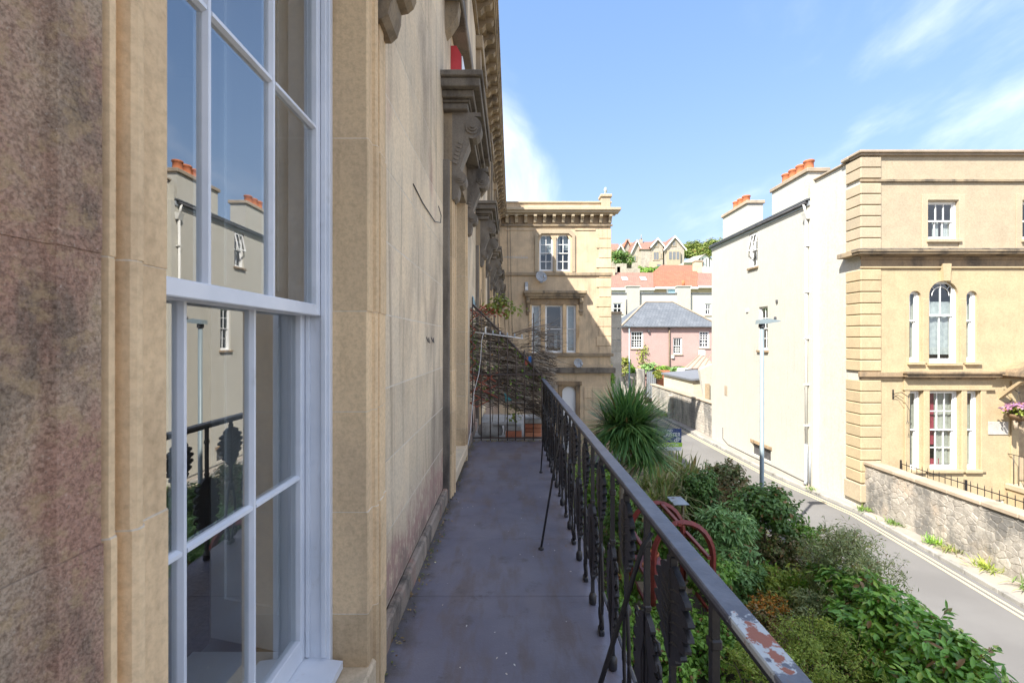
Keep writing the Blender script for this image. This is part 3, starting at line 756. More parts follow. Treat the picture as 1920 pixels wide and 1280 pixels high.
# the near sash window, glass and all
def near_window():
    a, b = OP[0]; z0, z1 = .235, 3.08; fr = MB(); y0 = .055
    fr.box(a, a+.02, y0, .22, z0-.02, 3.2); fr.box(b-.028, b, y0, .22, z0-.02, 3.2, .003)
    fr.box(a+.028, b-.028, y0, .22, z1-.05, 3.2); 
    fr.prism([(y0-.05, z0),(y0-.05, z0+.03),(.22, z0+.055),(.22, z0)], a+.028, b-.028)
    fr.box(b-.042, b-.028, y0+.012, y0+.03, z0+.05, z1-.05, .002)      # staff bead
    fr.box(b-.042, b-.028, y0+.075, y0+.09, z0+.05, z1-.05, .002)      # parting bead
    fr.box(a+.0201, a+.0215, y0+.012, y0+.03, z0+.05, z1-.05, .002)
    win = put('sash_window', fr, 'white_paint', TR, TM)
    A, B = a+.022, b-.034
    def sashf(za, zb, y, rows, bot, top, sw, nm):
        m = MB(); th = .042; panes = []
        m.box(A, A+sw, y, y+th, za, zb, .003); m.box(B-sw, B, y, y+th, za, zb, .003)
        m.box(A+sw, B-sw, y+.001, y+th-.001, za, za+bot, .003); m.box(A+sw, B-sw, y+.001, y+th-.001, zb-top, zb, .003)
        a_, b_, c_, d_ = A+sw, B-sw, za+bot, zb-top; n = 3; pw = (b_-a_)/n; ph = (d_-c_)/rows; bw = .020
        bar = lambda c, lo, hi: [(c-bw/2, lo), (c+bw/2, lo), (c+bw/2, hi-.012), (c+.004, hi), (c-.004, hi), (c-bw/2, hi-.012)]
        for i in range(1, n):
            c = a_+i*pw; m.prism([(c-.005,y+.004),(c+.005,y+.004),(c+bw/2,y+.016),(c+bw/2,y+th-.004),(c-bw/2,y+th-.004),(c-bw/2,y+.016)], c_, d_, 'z')
        for j in range(1, rows):
            z = c_+j*ph
            for i in range(n):
                m.prism([(y+.004,z-.005),(y+.004,z+.005),(y+.016,z+bw/2),(y+th-.004,z+bw/2),(y+th-.004,z-bw/2),(y+.016,z-bw/2)], a_+i*pw+(bw/2 if i else 0), a_+(i+1)*pw-(bw/2 if i < n-1 else 0), 'x')
        put(nm, m, 'white_paint', sub=win)
        for i in range(n):
            for j in range(rows):
                put('pane', MB().box(a_+i*pw+(bw/2-.002 if i else -.002), a_+(i+1)*pw-(bw/2-.002 if i < n-1 else -.002), y+.019, y+.023, c_+j*ph+(bw/2-.002 if j else -.002), c_+(j+1)*ph-(bw/2-.002 if j < rows-1 else -.002)), 'glass', sub=win)
    sashf(1.598, z1-.05, y0+.032, 2, .042, .05, .036, 'upper_sash')
    sashf(z0+.05, 1.64, y0+.092, 2, .085, .042, .036, 'lower_sash')
    # horns are absent; interior: shutters, board, room
    m = MB(); m.box(a-.02, b+.02, .222, .62, z0+.0, z0+.035, .004); put('window_board', m, 'shutter', sub=win)
    m = MB()
    for (xx, s_) in ((b+.0, 1), (a-.0, -1)):
        x1 = xx+s_*.10
        m.prism([(xx+s_*.0, .222), (xx+s_*.02, .222), (x1+s_*.02, .60), (x1, .60)][::s_], z0+.036, z1, 'z')
        for (za, zb) in ((.42, 1.55), (1.7, 3.0)):
            for (t0, t1) in ((.14,.2), (.8,.86)):
                def q(t, o): return (xx+s_*(.10*t)-s_*o, .222+.378*t)
                m.prism([q(t0,.0), q(t1,.0), q(t1,.014), q(t0,.014)], za, zb, 'z')
            m.prism([q(.2,.0), q(.8,.0), q(.8,.014), q(.2,.014)], za, za+.03, 'z'); m.prism([q(.2,.0), q(.8,.0), q(.8,.014), q(.2,.014)], zb-.03, zb, 'z')
    put('shutter', m, 'shutter', sub=win)
    rm = MB(); x0, x1, ya, yb, za, zb = a-1.6, b+1.4, .62, 4.6, .0, 3.35
    V = [(x0,ya,za),(x1,ya,za),(x1,yb,za),(x0,yb,za),(x0,ya,zb),(x1,ya,zb),(x1,yb,zb),(x0,yb,zb)]
    rm.add(V, [(4,7,6,5),(1,5,6,2),(2,6,7,3),(3,7,4,0)])
    # inner face of the outside wall round the opening
    rm.add([(x0,ya,za),(a-.12,ya,za),(a-.12,ya,zb),(x0,ya,zb)], [(0,1,2,3)]); rm.add([(b+.12,ya,za),(x1,ya,za),(x1,ya,zb),(b+.12,ya,zb)], [(0,1,2,3)])
    rm.add([(a-.12,ya,z1),(b+.12,ya,z1),(b+.12,ya,zb),(a-.12,ya,zb)], [(0,1,2,3)]); rm.add([(a-.12,ya,za),(b+.12,ya,za),(b+.12,ya,z0),(a-.12,ya,z0)], [(0,1,2,3)])
    put('room_walls', rm, 'room_wall', sub=win)
    put('room_floor', MB().add(V[:4], [(0,1,2,3)]), 'carpet', sub=win)
near_window()

# ================================================================== BALCONY
BX = .46; YE = 6.9
BR = thing('balcony', 'narrow grey lead-floored balcony with black cast iron leaf balustrade', 'balcony', (0, 3, -.1))
deck = [-2.2, 1.1, 2.68, 3.46, 4.9, YE]
for a, b in zip(deck, deck[1:]):
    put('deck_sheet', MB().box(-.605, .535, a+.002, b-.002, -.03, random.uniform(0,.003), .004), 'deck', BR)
put('deck_slab', MB().box(-.64, .53, -2.2, 9.4, -.16, -.031), 'plinth', BR)
put('deck_nosing', MB().box(.5305, .56, -2.2, 9.4, -.14, -.004, .01), 'lead_dark', BR)
put('deck_sheet', MB().box(-.605, .53, YE+.002, 9.4, -.03, .0), 'concrete', BR)
for yy in (.1, 2.0, 3.9, 5.8, 7.7):
    put('bracket_beam', MB().prism([(-.64,-.16),(.45,-.16),(.35,-.3),(-.3,-.6),(-.64,-.8)], yy, yy+.15, 'y'), 'plinth', BR)
put('handrail', MB().box(.440, .495, -2.2, YE+.02, .925, .942, .003), 'rail_paint', BR)
put('rail_core', MB().box(.45, .48, -2.2, YE+.01, .905, .9245), 'black_iron', BR)
def leaf_outline(w, h, lobes=7, amp=.16):
    L_ = []; n = lobes*6
    for i in range(n+1):
        t = i/n; base = math.sin(math.pi*min(1, t**.78))**.75
        lob = 1 - amp + amp*abs(math.sin(math.pi*lobes*t))*1.6
        L_.append((w/2*base*lob, -h*t))
    return L_ + [(-x, z) for x, z in reversed(L_[1:-1])]
def plate(m, outline, xc, zc, th, relief=.006):
    n = len(outline)
    vs = [(xc-th/2, p[0], zc+p[1]) for p in outline] + [(xc+th/2, p[0], zc+p[1]) for p in outline]
    m.add(vs, [(i, (i+1)%n, n+(i+1)%n, n+i) for i in range(n)])
    zs = [p[1] for p in outline]; half = n//2
    o = len(m.v)-2*n
    for side in (0, 1):
        for i in range(half):
            j = (n-i) % n; i2 = i+1; j2 = (n-i2) % n
            q = [o+side*n+i, o+side*n+i2, o+side*n+j2, o+side*n+j]; q2 = []
            for e in q:
                if e not in q2: q2.append(e)
            if len(q2) >= 3: m.f.append(tuple(q2 if side == 0 else q2[::-1])); m.s.append(False)
def baluster_a():
    m = MB(); m.box(-.008,.008,-.009,.009,.42,.905)
    m.box(-.012,.012,-.014,.014,.86,.89,.003)
    for s_ in (-1, 1):
        m.tube([(0,s_*.006,.47),(0,s_*.022,.42),(0,s_*.04,.33),(0,s_*.048,.24),(0,s_*.04,.15),(0,s_*.02,.08),(0,s_*.012,.01)], [.007,.008,.009,.0085,.008,.008,.009], 6)
        m.tube([(0,s_*.045,.25),(0,s_*.066,.22),(0,s_*.062,.185),(0,s_*.045,.19)], .006, 5)
        m.tube([(0,s_*.03,.12),(0,s_*.058,.10),(0,s_*.06,.06),(0,s_*.04,.05),(0,s_*.034,.075)], .007, 5)
    m.lathe([(.012,.40),(.02,.415),(.02,.43),(.012,.45)], n=8)
    m.box(-.014,.014,-.03,.03,-.002,.03,.006)
    l_ = MB(); plate(l_, leaf_outline(.235,.29,7,.2), 0, .868, .018)
    l_.tube([(-.006,0,.85),(-.008,0,.7),(-.006,0,.6)], .006, 5); 
    for i in range(6):
        z = .82-.03*i
        for s_ in (-1, 1): l_.tube([(-.008,0,z-.03),(-.009,s_*(.035+.006*math.sin(i)),z-.012),(-.007,s_*.075,z-.0)], [.004,.004,.002], 4); l_.tube([(.008,0,z-.03),(.009,s_*.035,z-.012),(.007,s_*.075,z-.0)], [.004,.004,.002], 4)
    return m.mesh('baluster'), l_.mesh('leaf')
def baluster_b():
    m = MB(); m.box(-.009,.009,-.009,.009,.01,.905)
    m.box(-.014,.014,-.014,.014,.80,.825,.004); m.box(-.013,.013,-.013,.013,.58,.60,.004)
    m.lathe([(.012,-.002),(.022,.01),(.022,.05),(.013,.07)], n=8)
    l_ = MB(); plate(l_, [(x, z) for x, z in leaf_outline(.215,.44,9,.22)], 0, .575, .018)
    for s_ in (-1, 1):
        for i in range(5):
            z = .52-.07*i; wd = .075+.02*math.sin(math.pi*(i+1)/6)
            l_.tube([(0,s_*wd*.6,z),(0,s_*(wd+.018),z+.012),(0,s_*(wd+.028),z-.012),(0,s_*(wd+.01),z-.026)], .0065, 5)
        for xx in (-.008,.008): l_.tube([(xx,0,.18),(xx,s_*.025,.28),(xx,s_*.03,.40),(xx,0,.5)], .004, 4)
    return m.mesh('baluster'), l_.mesh('leaf')
ba, la = baluster_a(); bb, lb = baluster_b()
y = .78 - .26*10; i = 0
while y < YE-.05:
    A_ = (i % 2 == 0)
    o = put('baluster', ba if A_ else bb, 'black_iron', BR, Matrix.Translation((BX+random.uniform(-.003,.003), y, .0)) @ Matrix.Rotation(random.uniform(-.05,.09), 4, 'Z'))
    put('leaf', la if A_ else lb, 'black_iron', sub=o); y += .26; i += 1
for (yt, yb, xb) in ((1.43, 1.36, .12), (3.72, 3.28, .21), (5.5, 5.2, .33)):
    m = MB(); m.tube([(BX-.02,yt,.90),(BX-.05,yt-.005,.86),(xb,yb,.012)], .0085, 6); m.lathe([(.02,0),(.02,.012),(.01,.02)], (xb,yb,.001), 8)
    put('stay_rod', m, 'black_iron', BR)
# petals and grit blown onto the deck
n = 70; p = np.stack([RNG.uniform(-.55,.48,n), RNG.uniform(1.4,6.6,n), np.full(n,.0075)], 1)
V, f = leaves(p, np.tile([0,0,1.],(n,1))+RNG.normal(size=(n,3))*.2, RNG.normal(size=(n,3)), RNG.uniform(.006,.018,n), .008, 'diamond', .1)
tag(put('fallen_petals', npmesh('fallen_petals', V, f), 'petals_white'), 'tiny white petals and flecks scattered over the balcony floor', 'petals', kind='stuff')
n = 420; p = np.stack([-.60+np.abs(RNG.normal(size=n))*.035, RNG.uniform(1.2,6.85,n), np.full(n,.008)], 1)
n2 = 260; p2 = np.stack([RNG.uniform(-.58,.48,n2), YE-.02-np.abs(RNG.normal(size=n2))*.07, np.full(n2,.008)], 1); p = np.concatenate([p,p2]); n += n2
V, f = leaves(p, np.tile([0,0,1.],(n,1))+RNG.normal(size=(n,3))*.4, RNG.normal(size=(n,3)), RNG.uniform(.01,.03,n), .012, 'diamond', .2)
tag(put('dead_leaves', npmesh('dead_leaves', V, f), 'leaf_brown'), 'brown leaf litter gathered against the wall and the end screen of the balcony', 'leaf litter', kind='stuff')

# ---------------- end screen of the balcony and the neighbour's clutter behind it
t = thing('iron_screen', 'rusty vertical-bar iron screen closing the far end of the balcony', 'screen', (0, YE, 0))
def rake(x): return 2.06 - (x+.6)*(2.06-.96)/1.08
xs = [-.595 + .131*i for i in range(9)]
for i, x in enumerate(xs):
    top = rake(x) + (.12 if i % 3 == 0 else .06*random.random()) + (.75 if i == 7 else 0)
    put('bar', MB().tube([(x+random.uniform(-.006,.006),YE,0),(x,YE,top*.6),(x+random.uniform(-.008,.008),YE,top)], .0085, 6), 'rust_iron', t)
put('cross_rail', MB().box(-.62,.46,YE-.008,YE+.008,.99,1.015), 'rust_iron', t)
put('raking_rail', MB().tube([(-.6,YE+.02,rake(-.6)),(-.05,YE+.02,rake(-.05)+.02),(.47,YE+.02,.95)], .016, 6), 'rust_iron', t)
put('bottom_rail', MB().box(-.62,.46,YE-.01,YE+.01,.03,.05), 'rust_iron', t)
t = thing('brushwood_screen', 'tangled grey brushwood screening tied behind the iron bars', 'screen', (0, YE+.12, 0))
m = MB()
for i in range(1900):
    x = random.uniform(-.6,.62); zmax = rake(x)+random.uniform(-.05,.05) + (.0 if x < .2 else (x-.2)*1.3); zmin = .52 - .35*max(0, x+.1)
    z = random.uniform(zmin, zmax); l_ = random.uniform(.12,.42); a = random.gauss(-.28,.22); yy = YE+.06+random.random()*.12
    if x+l_*.5 > .72: l_ *= .5
    r_ = random.uniform(.002,.0055); dx = l_/2*math.cos(a); dz = l_/2*math.sin(a)
    m.tube([(x-dx,yy,z-dz),(x+dx,yy+random.uniform(-.02,.02),z+dz)], r_, 3, False)
for i in range(90):
    x = random.uniform(.1,.45); z = random.uniform(1.1,1.75); a = random.gauss(.15,.35); l_ = random.uniform(.25,.6); yy = YE+.1+random.random()*.15
    m.tube([(x,yy,z),(x+l_*.5*math.cos(a),yy,z+l_*.5*math.sin(a)),(x+l_*math.cos(a),yy+.03,z+l_*math.sin(a)-.03)], [.004,.003,.0015], 4, False)
for i in range(11):
    x = random.uniform(-.58,.1); z = random.uniform(.75,1.75); l_ = random.uniform(.45,.8); a = random.gauss(-.45,.25); yy = YE+.05+random.random()*.1
    if z > rake(x): z = rake(x)-.1
    m.tube([(x,yy,z),(x+l_*.35*math.cos(a),yy+.02,z+l_*.35*math.sin(a)+.04),(x+l_*.7*math.cos(a),yy,z+l_*.7*math.sin(a)),(x+l_*math.cos(a),yy+.02,z+l_*math.sin(a)-.05)], [.011,.009,.007,.003], 5, False)
put('twigs', m, 'twig_mix', t, kind='stuff')
nl = 230; pl_ = np.stack([RNG.uniform(-.58,.5,nl), YE+.05+RNG.random(nl)*.1, RNG.uniform(.6,1.75,nl)], 1); pl_[:, 2] = np.minimum(pl_[:, 2], 2.0-(pl_[:, 0]+.6))
V, f = leaves(pl_, RNG.normal(size=(nl,3))+np.array([0,-1,.3]), RNG.normal(size=(nl,3)), .045, .03); put('leaf_remnants', npmesh('leaf_remnants', V, f), 'leaf_mid', t, kind='stuff')
for k, (xa, za, xb, zb) in enumerate(((-.1,1.52,.42,1.72),(.0,1.62,.62,1.78))):
    put('branch', MB().tube([(xa,YE+.2,za),((xa+xb)/2,YE+.22,(za+zb)/2+.02),(xb,YE+.24,zb)], [.012,.009,.004], 6), 'twig', t)
t = thing('trellis', 'reddish brown expanding trellis poking above and between the screen bars', 'trellis', (0, YE+.3, 0))
for i in range(14):
    x = -.6+random.uniform(0,.02)+.05*i; s_ = 1 if i % 2 else -1
    if i < 9: z = 1.98 + .0*i; put('slat', MB().tube([(x-.13,YE+.3+.006*s_,z-.09*s_),(x+.13,YE+.3+.006*s_,z+.09*s_)], .011, 4), 'trellis_wood', t)
for i in range(16):
    x = -.62+.055*(i % 7); z = .55+.13*(i//4)+.05*(i % 3); s_ = 1 if i % 2 else -1
    put('slat', MB().tube([(x-.09,YE+.035,z-.05*s_),(x+.1,YE+.04,z+.05*s_)], .008, 4), 'trellis_wood', t)
for i in range(9):
    z = 1.0+.12*i; s_ = 1 if i % 2 else -1
    put('slat', MB().tube([(-.66,YE+.05,z-.05*s_),(-.56,YE+.05,z+.05*s_)], .009, 4), 'trellis_wood', t)
def climber(label, c, r, n, mat, L=.07):
    t = thing('climbing_plant', label, 'plant', (c[0], c[1], 0))
    p, nr, dr, cc = cloud(c, r, n, 14, .4, .2)
    V, f = leaves(p, nr, dr, L*RNG.uniform(.6,1.3,n), L*.8, 'oval'); put('foliage', npmesh('foliage', V, f), mat, t)
    m = MB(); m.tube([(c[0],c[1]+.05,.0),(c[0]+.03,c[1]+.05,c[2]*.5),(c[0],c[1],c[2])], .006, 5); put('stem', m, 'bark', t)
climber('yellow green climber tumbling over the top of the brushwood screen', (-.12,YE+.36,2.0), (.34,.1,.2), 190, 'leaf_yellow')
climber('green climber squeezed between the wall and the first screen bar', (-.60,YE+.2,1.45), (.05,.1,.5), 120, 'leaf_mid', .06)
climber('small yellow green plant growing low behind the middle of the screen', (.03,YE+.12,.38), (.13,.06,.16), 40, 'leaf_yellow', .06)
climber('red-leaved climber low behind the left screen bars', (-.33,YE+.18,.72), (.22,.06,.22), 60, 'leaf_red', .045)
t = thing('brick_stack', 'short stack of red bricks under a grey slab at the screen end', 'bricks', (.33, YE+.2, 0))
for j in range(3):
    for i in range(2):
        put('brick', MB().box(.2+.13*i+random.uniform(0,.01), .325+.13*i, YE+.12, YE+.33, .03+.068*j, .093+.068*j, .006), 'brick', t)
put('slab', MB().box(.19,.47,YE+.1,YE+.34,.235,.31,.012), 'concrete', t)
t = thing('block_stack', 'two dusty orange and grey blocks stacked behind the middle screen bars', 'blocks', (.04, YE+.2, 0))
put('block', MB().box(-.1,.15,YE+.1,YE+.3,.02,.12,.01), 'brick', t); put('block', MB().box(-.11,.14,YE+.1,YE+.28,.122,.2,.012), 'concrete', t); put('slab', MB().box(-.3,.08,YE+.12,YE+.3,.205,.235,.008), 'concrete', t)
m = MB(); pr = [(.02,0),(.19,.03),(.21,.1),(.19,.18),(.12,.225),(.02,.235)]; m.lathe(pr, (0,0,0), 14)
o = put('rounded_stone', m, 'concrete', M=Matrix.Translation((-.34,YE+.24,.005)) @ Matrix.Diagonal((.95,.45,1,1))); tag(o, 'pale rounded stone standing behind the left screen bars', 'stone')
m = MB(); m.tube([(-.56,YE-.02,1.64),(.17,YE-.02,1.545)], .009, 8)
t = thing('white_rod', 'white plastic rod with clips tied across the iron screen', 'rod', (-.2, YE-.02, 1.6)); put('rod', m, 'white_plastic', t)
for i in range(6):
    x = -.40+.11*i; z = 1.64-.095*(x+.56)/.73; put('clip', MB().box(x-.011,x+.011,YE-.034,YE-.006,z+.004,z+.06 + (.04 if i == 0 else 0),.004), 'metal_grey' if i else 'white_plastic', t)
m = MB(); m.tube([(-.43,YE-.03,1.63),(-.46,YE-.04,1.5),(-.47,YE-.06,1.25),(-.50,YE-.1,1.0),(-.56,YE-.2,.75),(-.575,YE-.35,.5),(-.58,YE-.6,.22),(-.59,YE-.95,.09),(-.59,YE-1.3,.07)], .004, 6)
tag(put('white_cable', m, 'white_plastic'), 'thin white cable looping down from the rod to the wall', 'cable')
t = thing('peg_bag', 'small blue and red cloths pegged on the brushwood near the railing', 'cloth', (.3, YE+.05, 1.2))
for i, (x, z, mt, h) in enumerate(((.22,1.25,'trellis_wood',.12),(.27,1.27,'clothes_blue',.11),(.31,1.24,'lead_dark',.13))):
    put('cloth', MB().prism([(x-.02,z),(x+.022,z+.01),(x+.028,z-h*.6),(x+.008,z-h),(x-.024,z-h*.8)], YE+.03+.008*i, YE+.036+.008*i, 'y'), mt, t)
m = MB().prism([(-.12,.72),(.0,.6),(-.1,.56)], YE+.07, YE+.08, 'y'); tag(put('teal_scrap', m, 'teal'), 'teal plastic scrap caught behind the middle screen bars', 'scrap')
m = MB().prism([(-.70,2.32),(-.62,2.22),(-.57,2.02),(-.66,2.06)], YE+.5, YE+.512, 'y'); tag(put('blue_panel', m, 'sky_paint'), 'pale blue panel leaning against the wall above the screen', 'panel')
m = MB(); m.tube([(-.6,YE+.4,1.9),(-.58,YE+.5,2.3),(-.55,YE+.55,2.62)], .005, 5); m.tube([(-.52,YE+.4,1.9),(-.5,YE+.5,2.35)], .005, 5)
tag(put('garden_canes', m, 'bark'), 'thin garden canes standing against the wall beyond the screen', 'canes')

# small things on the terrace wall
t = thing('alarm_box', 'red alarm box fixed to the wall above the first dark window hood', 'alarm', (-.6, 5.0, 4.4))
put('case', MB().prism([(0,0),(.11,0),(.11,.18),(.06,.27),(0,.27)], 4.82, 5.1, 'y'), 'alarm_red', t, Matrix.Translation((WX+.001,0,4.36)))
put('side_panel', MB().box(WX+.112,WX+.125,4.83,5.09,4.37,4.53,.004), 'white_plastic', t)
m = MB(); m.tube([(WX+.01,2.95,2.52),(WX+.012,3.25,2.49),(WX+.016,3.75,2.485),(WX+.03,3.95,2.53),(WX+.03,3.98,2.6),(WX+.02,3.9,2.66)], .004, 5)
tag(put('loose_wire', m, 'lead_dark'), 'loose hooked black wire curling off the stone wall beside the first hood', 'wire')
m = MB()
for yy in (3.42, 3.62): m.tube([(WX+.004,yy,1.54),(WX+.02,yy,1.5),(WX+.02,yy+.06,1.49),(WX+.006,yy+.09,1.53)], .004, 5)
tag(put('wall_hooks', m, 'lead_dark'), 'pair of small curled black hooks in the stone joint at eye level', 'hooks')
t = thing('tv_aerial', 'thin horizontal television aerial sticking out from the terrace over the pavilion wall', 'aerial', (-.3, 19, 5))
put('boom', MB().tube([(-.60,19,PZ(482,19)),(PX(990,19),19.0,PZ(483,19))], .012, 6), 'metal_grey', t)
m = MB()
for i in range(12):
    x = -.2+.075*i; m.tube([(x,19,PZ(482,19)-.07),(x,19,PZ(482,19)+.07)], .005, 4)
put('elements', m, 'metal_grey', t)

# ================================================================== END PAVILION
D = 22.0
def U(px): return PX(px, D)
def V_(py): return PZ(py, D)
PR = thing('end_pavilion', 'three storey tan stone pavilion with quoins closing the far end of the terrace', 'building', (2, D, RZ))
PM = FNY(D)
hs = [(U(1011),U(1037),V_(508),V_(440)), (U(1043),U(1069),V_(508),V_(440)), (U(997),U(1014),V_(661),V_(572)), (U(1022),U(1055),V_(661),V_(572)), (U(1062),U(1080),V_(661),V_(572)), (U(1054),U(1080),RZ+.2,V_(724))]
put('wall', wall_mesh(WX, 4.77, RZ-.1, V_(381), hs, .15, 4.0), 'ashlar_far', PR, PM)
for (a, b, c, d) in hs[:2]:
    put('window_head', arch_fill(a, b, d-.3, d, -.002, .1, chamfer=True), 'ashlar_far', PR, PM)
    sash(PR, PM, a, b, c, d, .1, 2, 2, 2, fw=.045, bw=.03, curtain=[(-.02,.45,1,.45,'curtain_white'),(.6,1.02,1,.5,'curtain_white')] if a < 1.7 else [(-.02,.3,1,.5,'curtain_white'),(.55,1.02,1,.6,'curtain_white')])
x0, x1 = U(1003), U(1078)
m = MB(); m.prism([(x0,V_(510)),(x0,V_(440)),(x0+.25,V_(432)+.05),(x1-.25,V_(432)+.05),(x1,V_(440)),(x1,V_(510)),(x1-.14,V_(510)),(x1-.14,V_(444)),(x1-.32,V_(438)),(x0+.32,V_(438)),(x0+.14,V_(444)),(x0+.14,V_(510))], -.07, 0, 'y')
put('window_surround', m, 'bath_top', PR, PM)
put('mullion', MB().box(U(1037)+.01,U(1043)-.01,-.06,.0,V_(510),V_(444),.01), 'bath_top', PR, PM)
for (a, b) in ((U(946),U(1003)),(U(1078),U(1118))):
    put('panel_band', MB().box(a,b-.05,-.035,0,V_(432),V_(429),.004), 'ashlar_far', PR, PM)
for i, (a, b, c, d) in enumerate(hs[2:5]):
    sash(PR, PM, a, b, c, d, .1, 1, 1, 1, fw=.05, bw=.03, curtain=[(0,1,1,0,'curtain_white')] if i != 1 else [(.55,.75,.42,.1,'curtain_white')])
for (a, b) in ((U(992),U(997)),(U(1014),U(1022)),(U(1055),U(1062)),(U(1080),U(1086))):
    put('pilaster', MB().box(a,b,-.06,0,V_(661),V_(566),.01), 'jamb', PR, PM)
put('window_lintel', MB().box(U(992),U(1086),-.07,0,V_(571.5),V_(560),.01), 'bath_dark', PR, PM)
h = MB()
for (za, zb, p, e) in ((560,556,.2,.0),(556,551,.28,.06),(551,546,.36,.12)): h.box(U(986)-e,U(1094)+e,-p,0,V_(za),V_(zb)-.001,.01)
h = put('window_hood', h, 'soot_tan', PR, PM)
pc = console(.8,.22,.16).mesh('bracket')
for px in (987, 1086): put('bracket', pc, 'soot_tan', sub=h).location = (U(px), 0, V_(560))
for nm, za, zb, p, mt in (('string_course',517,511,.08,'soot_tan'),('sill_course',668,662,.12,'soot_tan'),('lower_cornice',699,689,.2,'soot'),('lower_fascia',689,684,.08,'ashlar_far'),('architrave',425,421,.08,'soot_tan')):
    put(nm, MB().box(WX+.002,4.77+p,-p,0,V_(za),V_(zb),.015), mt, PR, PM)
c = MB(); c.box(WX,4.77+.2,-.2,0,V_(405),V_(402)); c.box(WX,4.77+.34,-.34,0,V_(402),V_(398),.01); c.box(WX,4.77+.42,-.42,0,V_(398),V_(393),.015)
put('cornice', c, 'bath_top', PR, PM)
for i in range(12):
    px = 948+17.5*i
    put('modillion', MB().prism([(0,V_(405)),(-.3,V_(405)),(-.3,V_(408)),(-.16,V_(412)),(-.1,V_(418)),(0,V_(419))], U(px), U(px)+.14), 'bath_top', PR, PM)
put('frieze', MB().box(WX+.01,4.78,-.02,0,V_(420),V_(405.5)), 'bath_dark', PR, PM)
put('parapet_coping', MB().box(WX,4.82,-.06,.35,V_(381),V_(378),.01), 'bath_top', PR, PM)
pier = MB(); pier.box(U(1127),U(1144),-.08,.4,V_(393),V_(370),.01); pier.box(U(1125),U(1147),-.14,.46,V_(370),V_(365),.015)
put('parapet_pier', pier, 'bath_top', PR, PM)
py = 430; i = 0
while py < 690:
    if not (505 < py < 515 or 655 < py < 668):
        xa = U(1118 if i % 2 else 1123)
        put('quoin', MB().box(xa, 4.80, -.035, .1, V_(py+17.2), V_(py), .012), 'ashlar_far', PR, PM)
    py += 18.3; i += 1
for i in range(6): put('rusticated_course', MB().box(U(1095),4.80,-.035,.02,V_(725+22*(i+1)-1),V_(700+25*0+25+22*i),.012), 'ashlar_far', PR, PM)
a, b, c_, d_ = hs[5]
put('doorway_head', arch_fill(a, b, d_-.3, d_, -.002, .12), 'bath_dark', PR, PM)
put('door', MB().box(a,b,.12,.16,c_,d_), 'white_far', PR, PM)
put('doorway_surround', MB().box(a-.2,a,-.06,.1,c_,d_+.05,.01).box(b,b+.2,-.06,.1,c_,d_+.05,.01).box(a-.28,b+.28,-.1,.1,d_+.05,d_+.25,.02), 'bath_dark', PR, PM)
t = thing('chimney_pot', 'ribbed orange chimney pot above the pavilion parapet', 'chimney pot', (U(1061), D+1.2, V_(381)))
put('pot', MB().lathe([(.16,0),(.16,.1),(.19,.12),(.16,.16),(.19,.2),(.16,.24),(.19,.28),(.16,.32),(.17,.42)], (U(1061),D+1.2,V_(381)+.0), 14), 'terracotta', t); put('base', MB().box(U(1061)-.35,U(1061)+.35,D+.95,D+1.45,V_(381)-.4,V_(381)+.02), 'bath_top', t)
t = thing('bird_figure', 'small pale green bird figure standing on the pavilion parapet pier', 'bird', (U(1137), D+.15, V_(365)))
m = MB(); bx_, bz = U(1137), V_(365); m.tube([(bx_+.02,D+.15,bz+.14),(bx_,D+.15,bz+.22),(bx_-.02,D+.15,bz+.31),(bx_+.0,D+.15,bz+.37),(bx_+.05,D+.15,bz+.385)], [.03,.085,.075,.05,.012], 10)
m.tube([(bx_-.01,D+.15,bz+.2),(bx_-.06,D+.15,bz+.06)], [.05,.012], 8); m.tube([(bx_+.02,D+.13,bz+.18),(bx_+.02,D+.13,bz)], .01, 6); m.tube([(bx_+.02,D+.17,bz+.18),(bx_+.02,D+.17,bz)], .01, 6)
put('body', m, 'gull', t)
def dish(label, px, py, r, Y):
    x, z = PX(px, Y), PZ(py, Y)
    t = thing('satellite_dish', label, 'satellite dish', (x, Y, z), 'satellite dishes on the pavilion')
    prof = [(.0,.0),(r*.4,.02),(r*.75,.06),(r,.11),(r*1.01,.105),(r*.75,.045),(r*.4,.005),(.0,-.015)]
    MM = Matrix.Translation((x,Y-.3,z)) @ Matrix.Rotation(R(18),4,'Z') @ Matrix.Rotation(R(70),4,'X')
    put('reflector', MB().lathe(prof, n=22), 'dish_grey', t, MM)
    put('feed_arm', MB().tube([(0,-r*.9,.08),(0,-r*1.05,.25),(0,-r*.6,.42)], .012, 6).box(-.04,.04,-r*.6-.05,-r*.6+.05,.38,.48,.01), 'metal_grey', t, MM)
    put('bracket', MB().tube([(x,Y-.28,z),(x,Y-.2,z-.05),(x+.05,Y,z-.1)], .02, 6).box(x-.02,x+.12,Y-.02,Y,z-.22,z+.02), 'metal_grey', t)
dish('grey satellite dish under the string course beside the upper twin window', 1013, 522, .28, D)
dish('grey satellite dish below the first floor sill of the pavilion', 1081, 681, .23, D)
t = thing('wall_lamp', 'small grey box light fixed above the left end of the pavilion window hood', 'light', (U(987), D, V_(540)))
put('case', MB().box(U(984),U(990),D-.12,D-.001,V_(546),V_(529),.02), 'metal_grey', t); put('lens', MB().box(U(984.5),U(989.5),D-.135,D-.121,V_(544),V_(538)), 'white_plastic', t)
m = MB()
for (px, a, b) in ((951, 400, 690), (956, 400, 640)): m.tube([(U(px),D-.03,V_(a)),(U(px+2),D-.04,V_((a+b)/2)),(U(px+5),D-.03,V_(b))], .009, 5)
tag(put('hanging_wires', m, 'lead_dark'), 'thin dark wires hanging down the pavilion wall next to the terrace', 'wires')
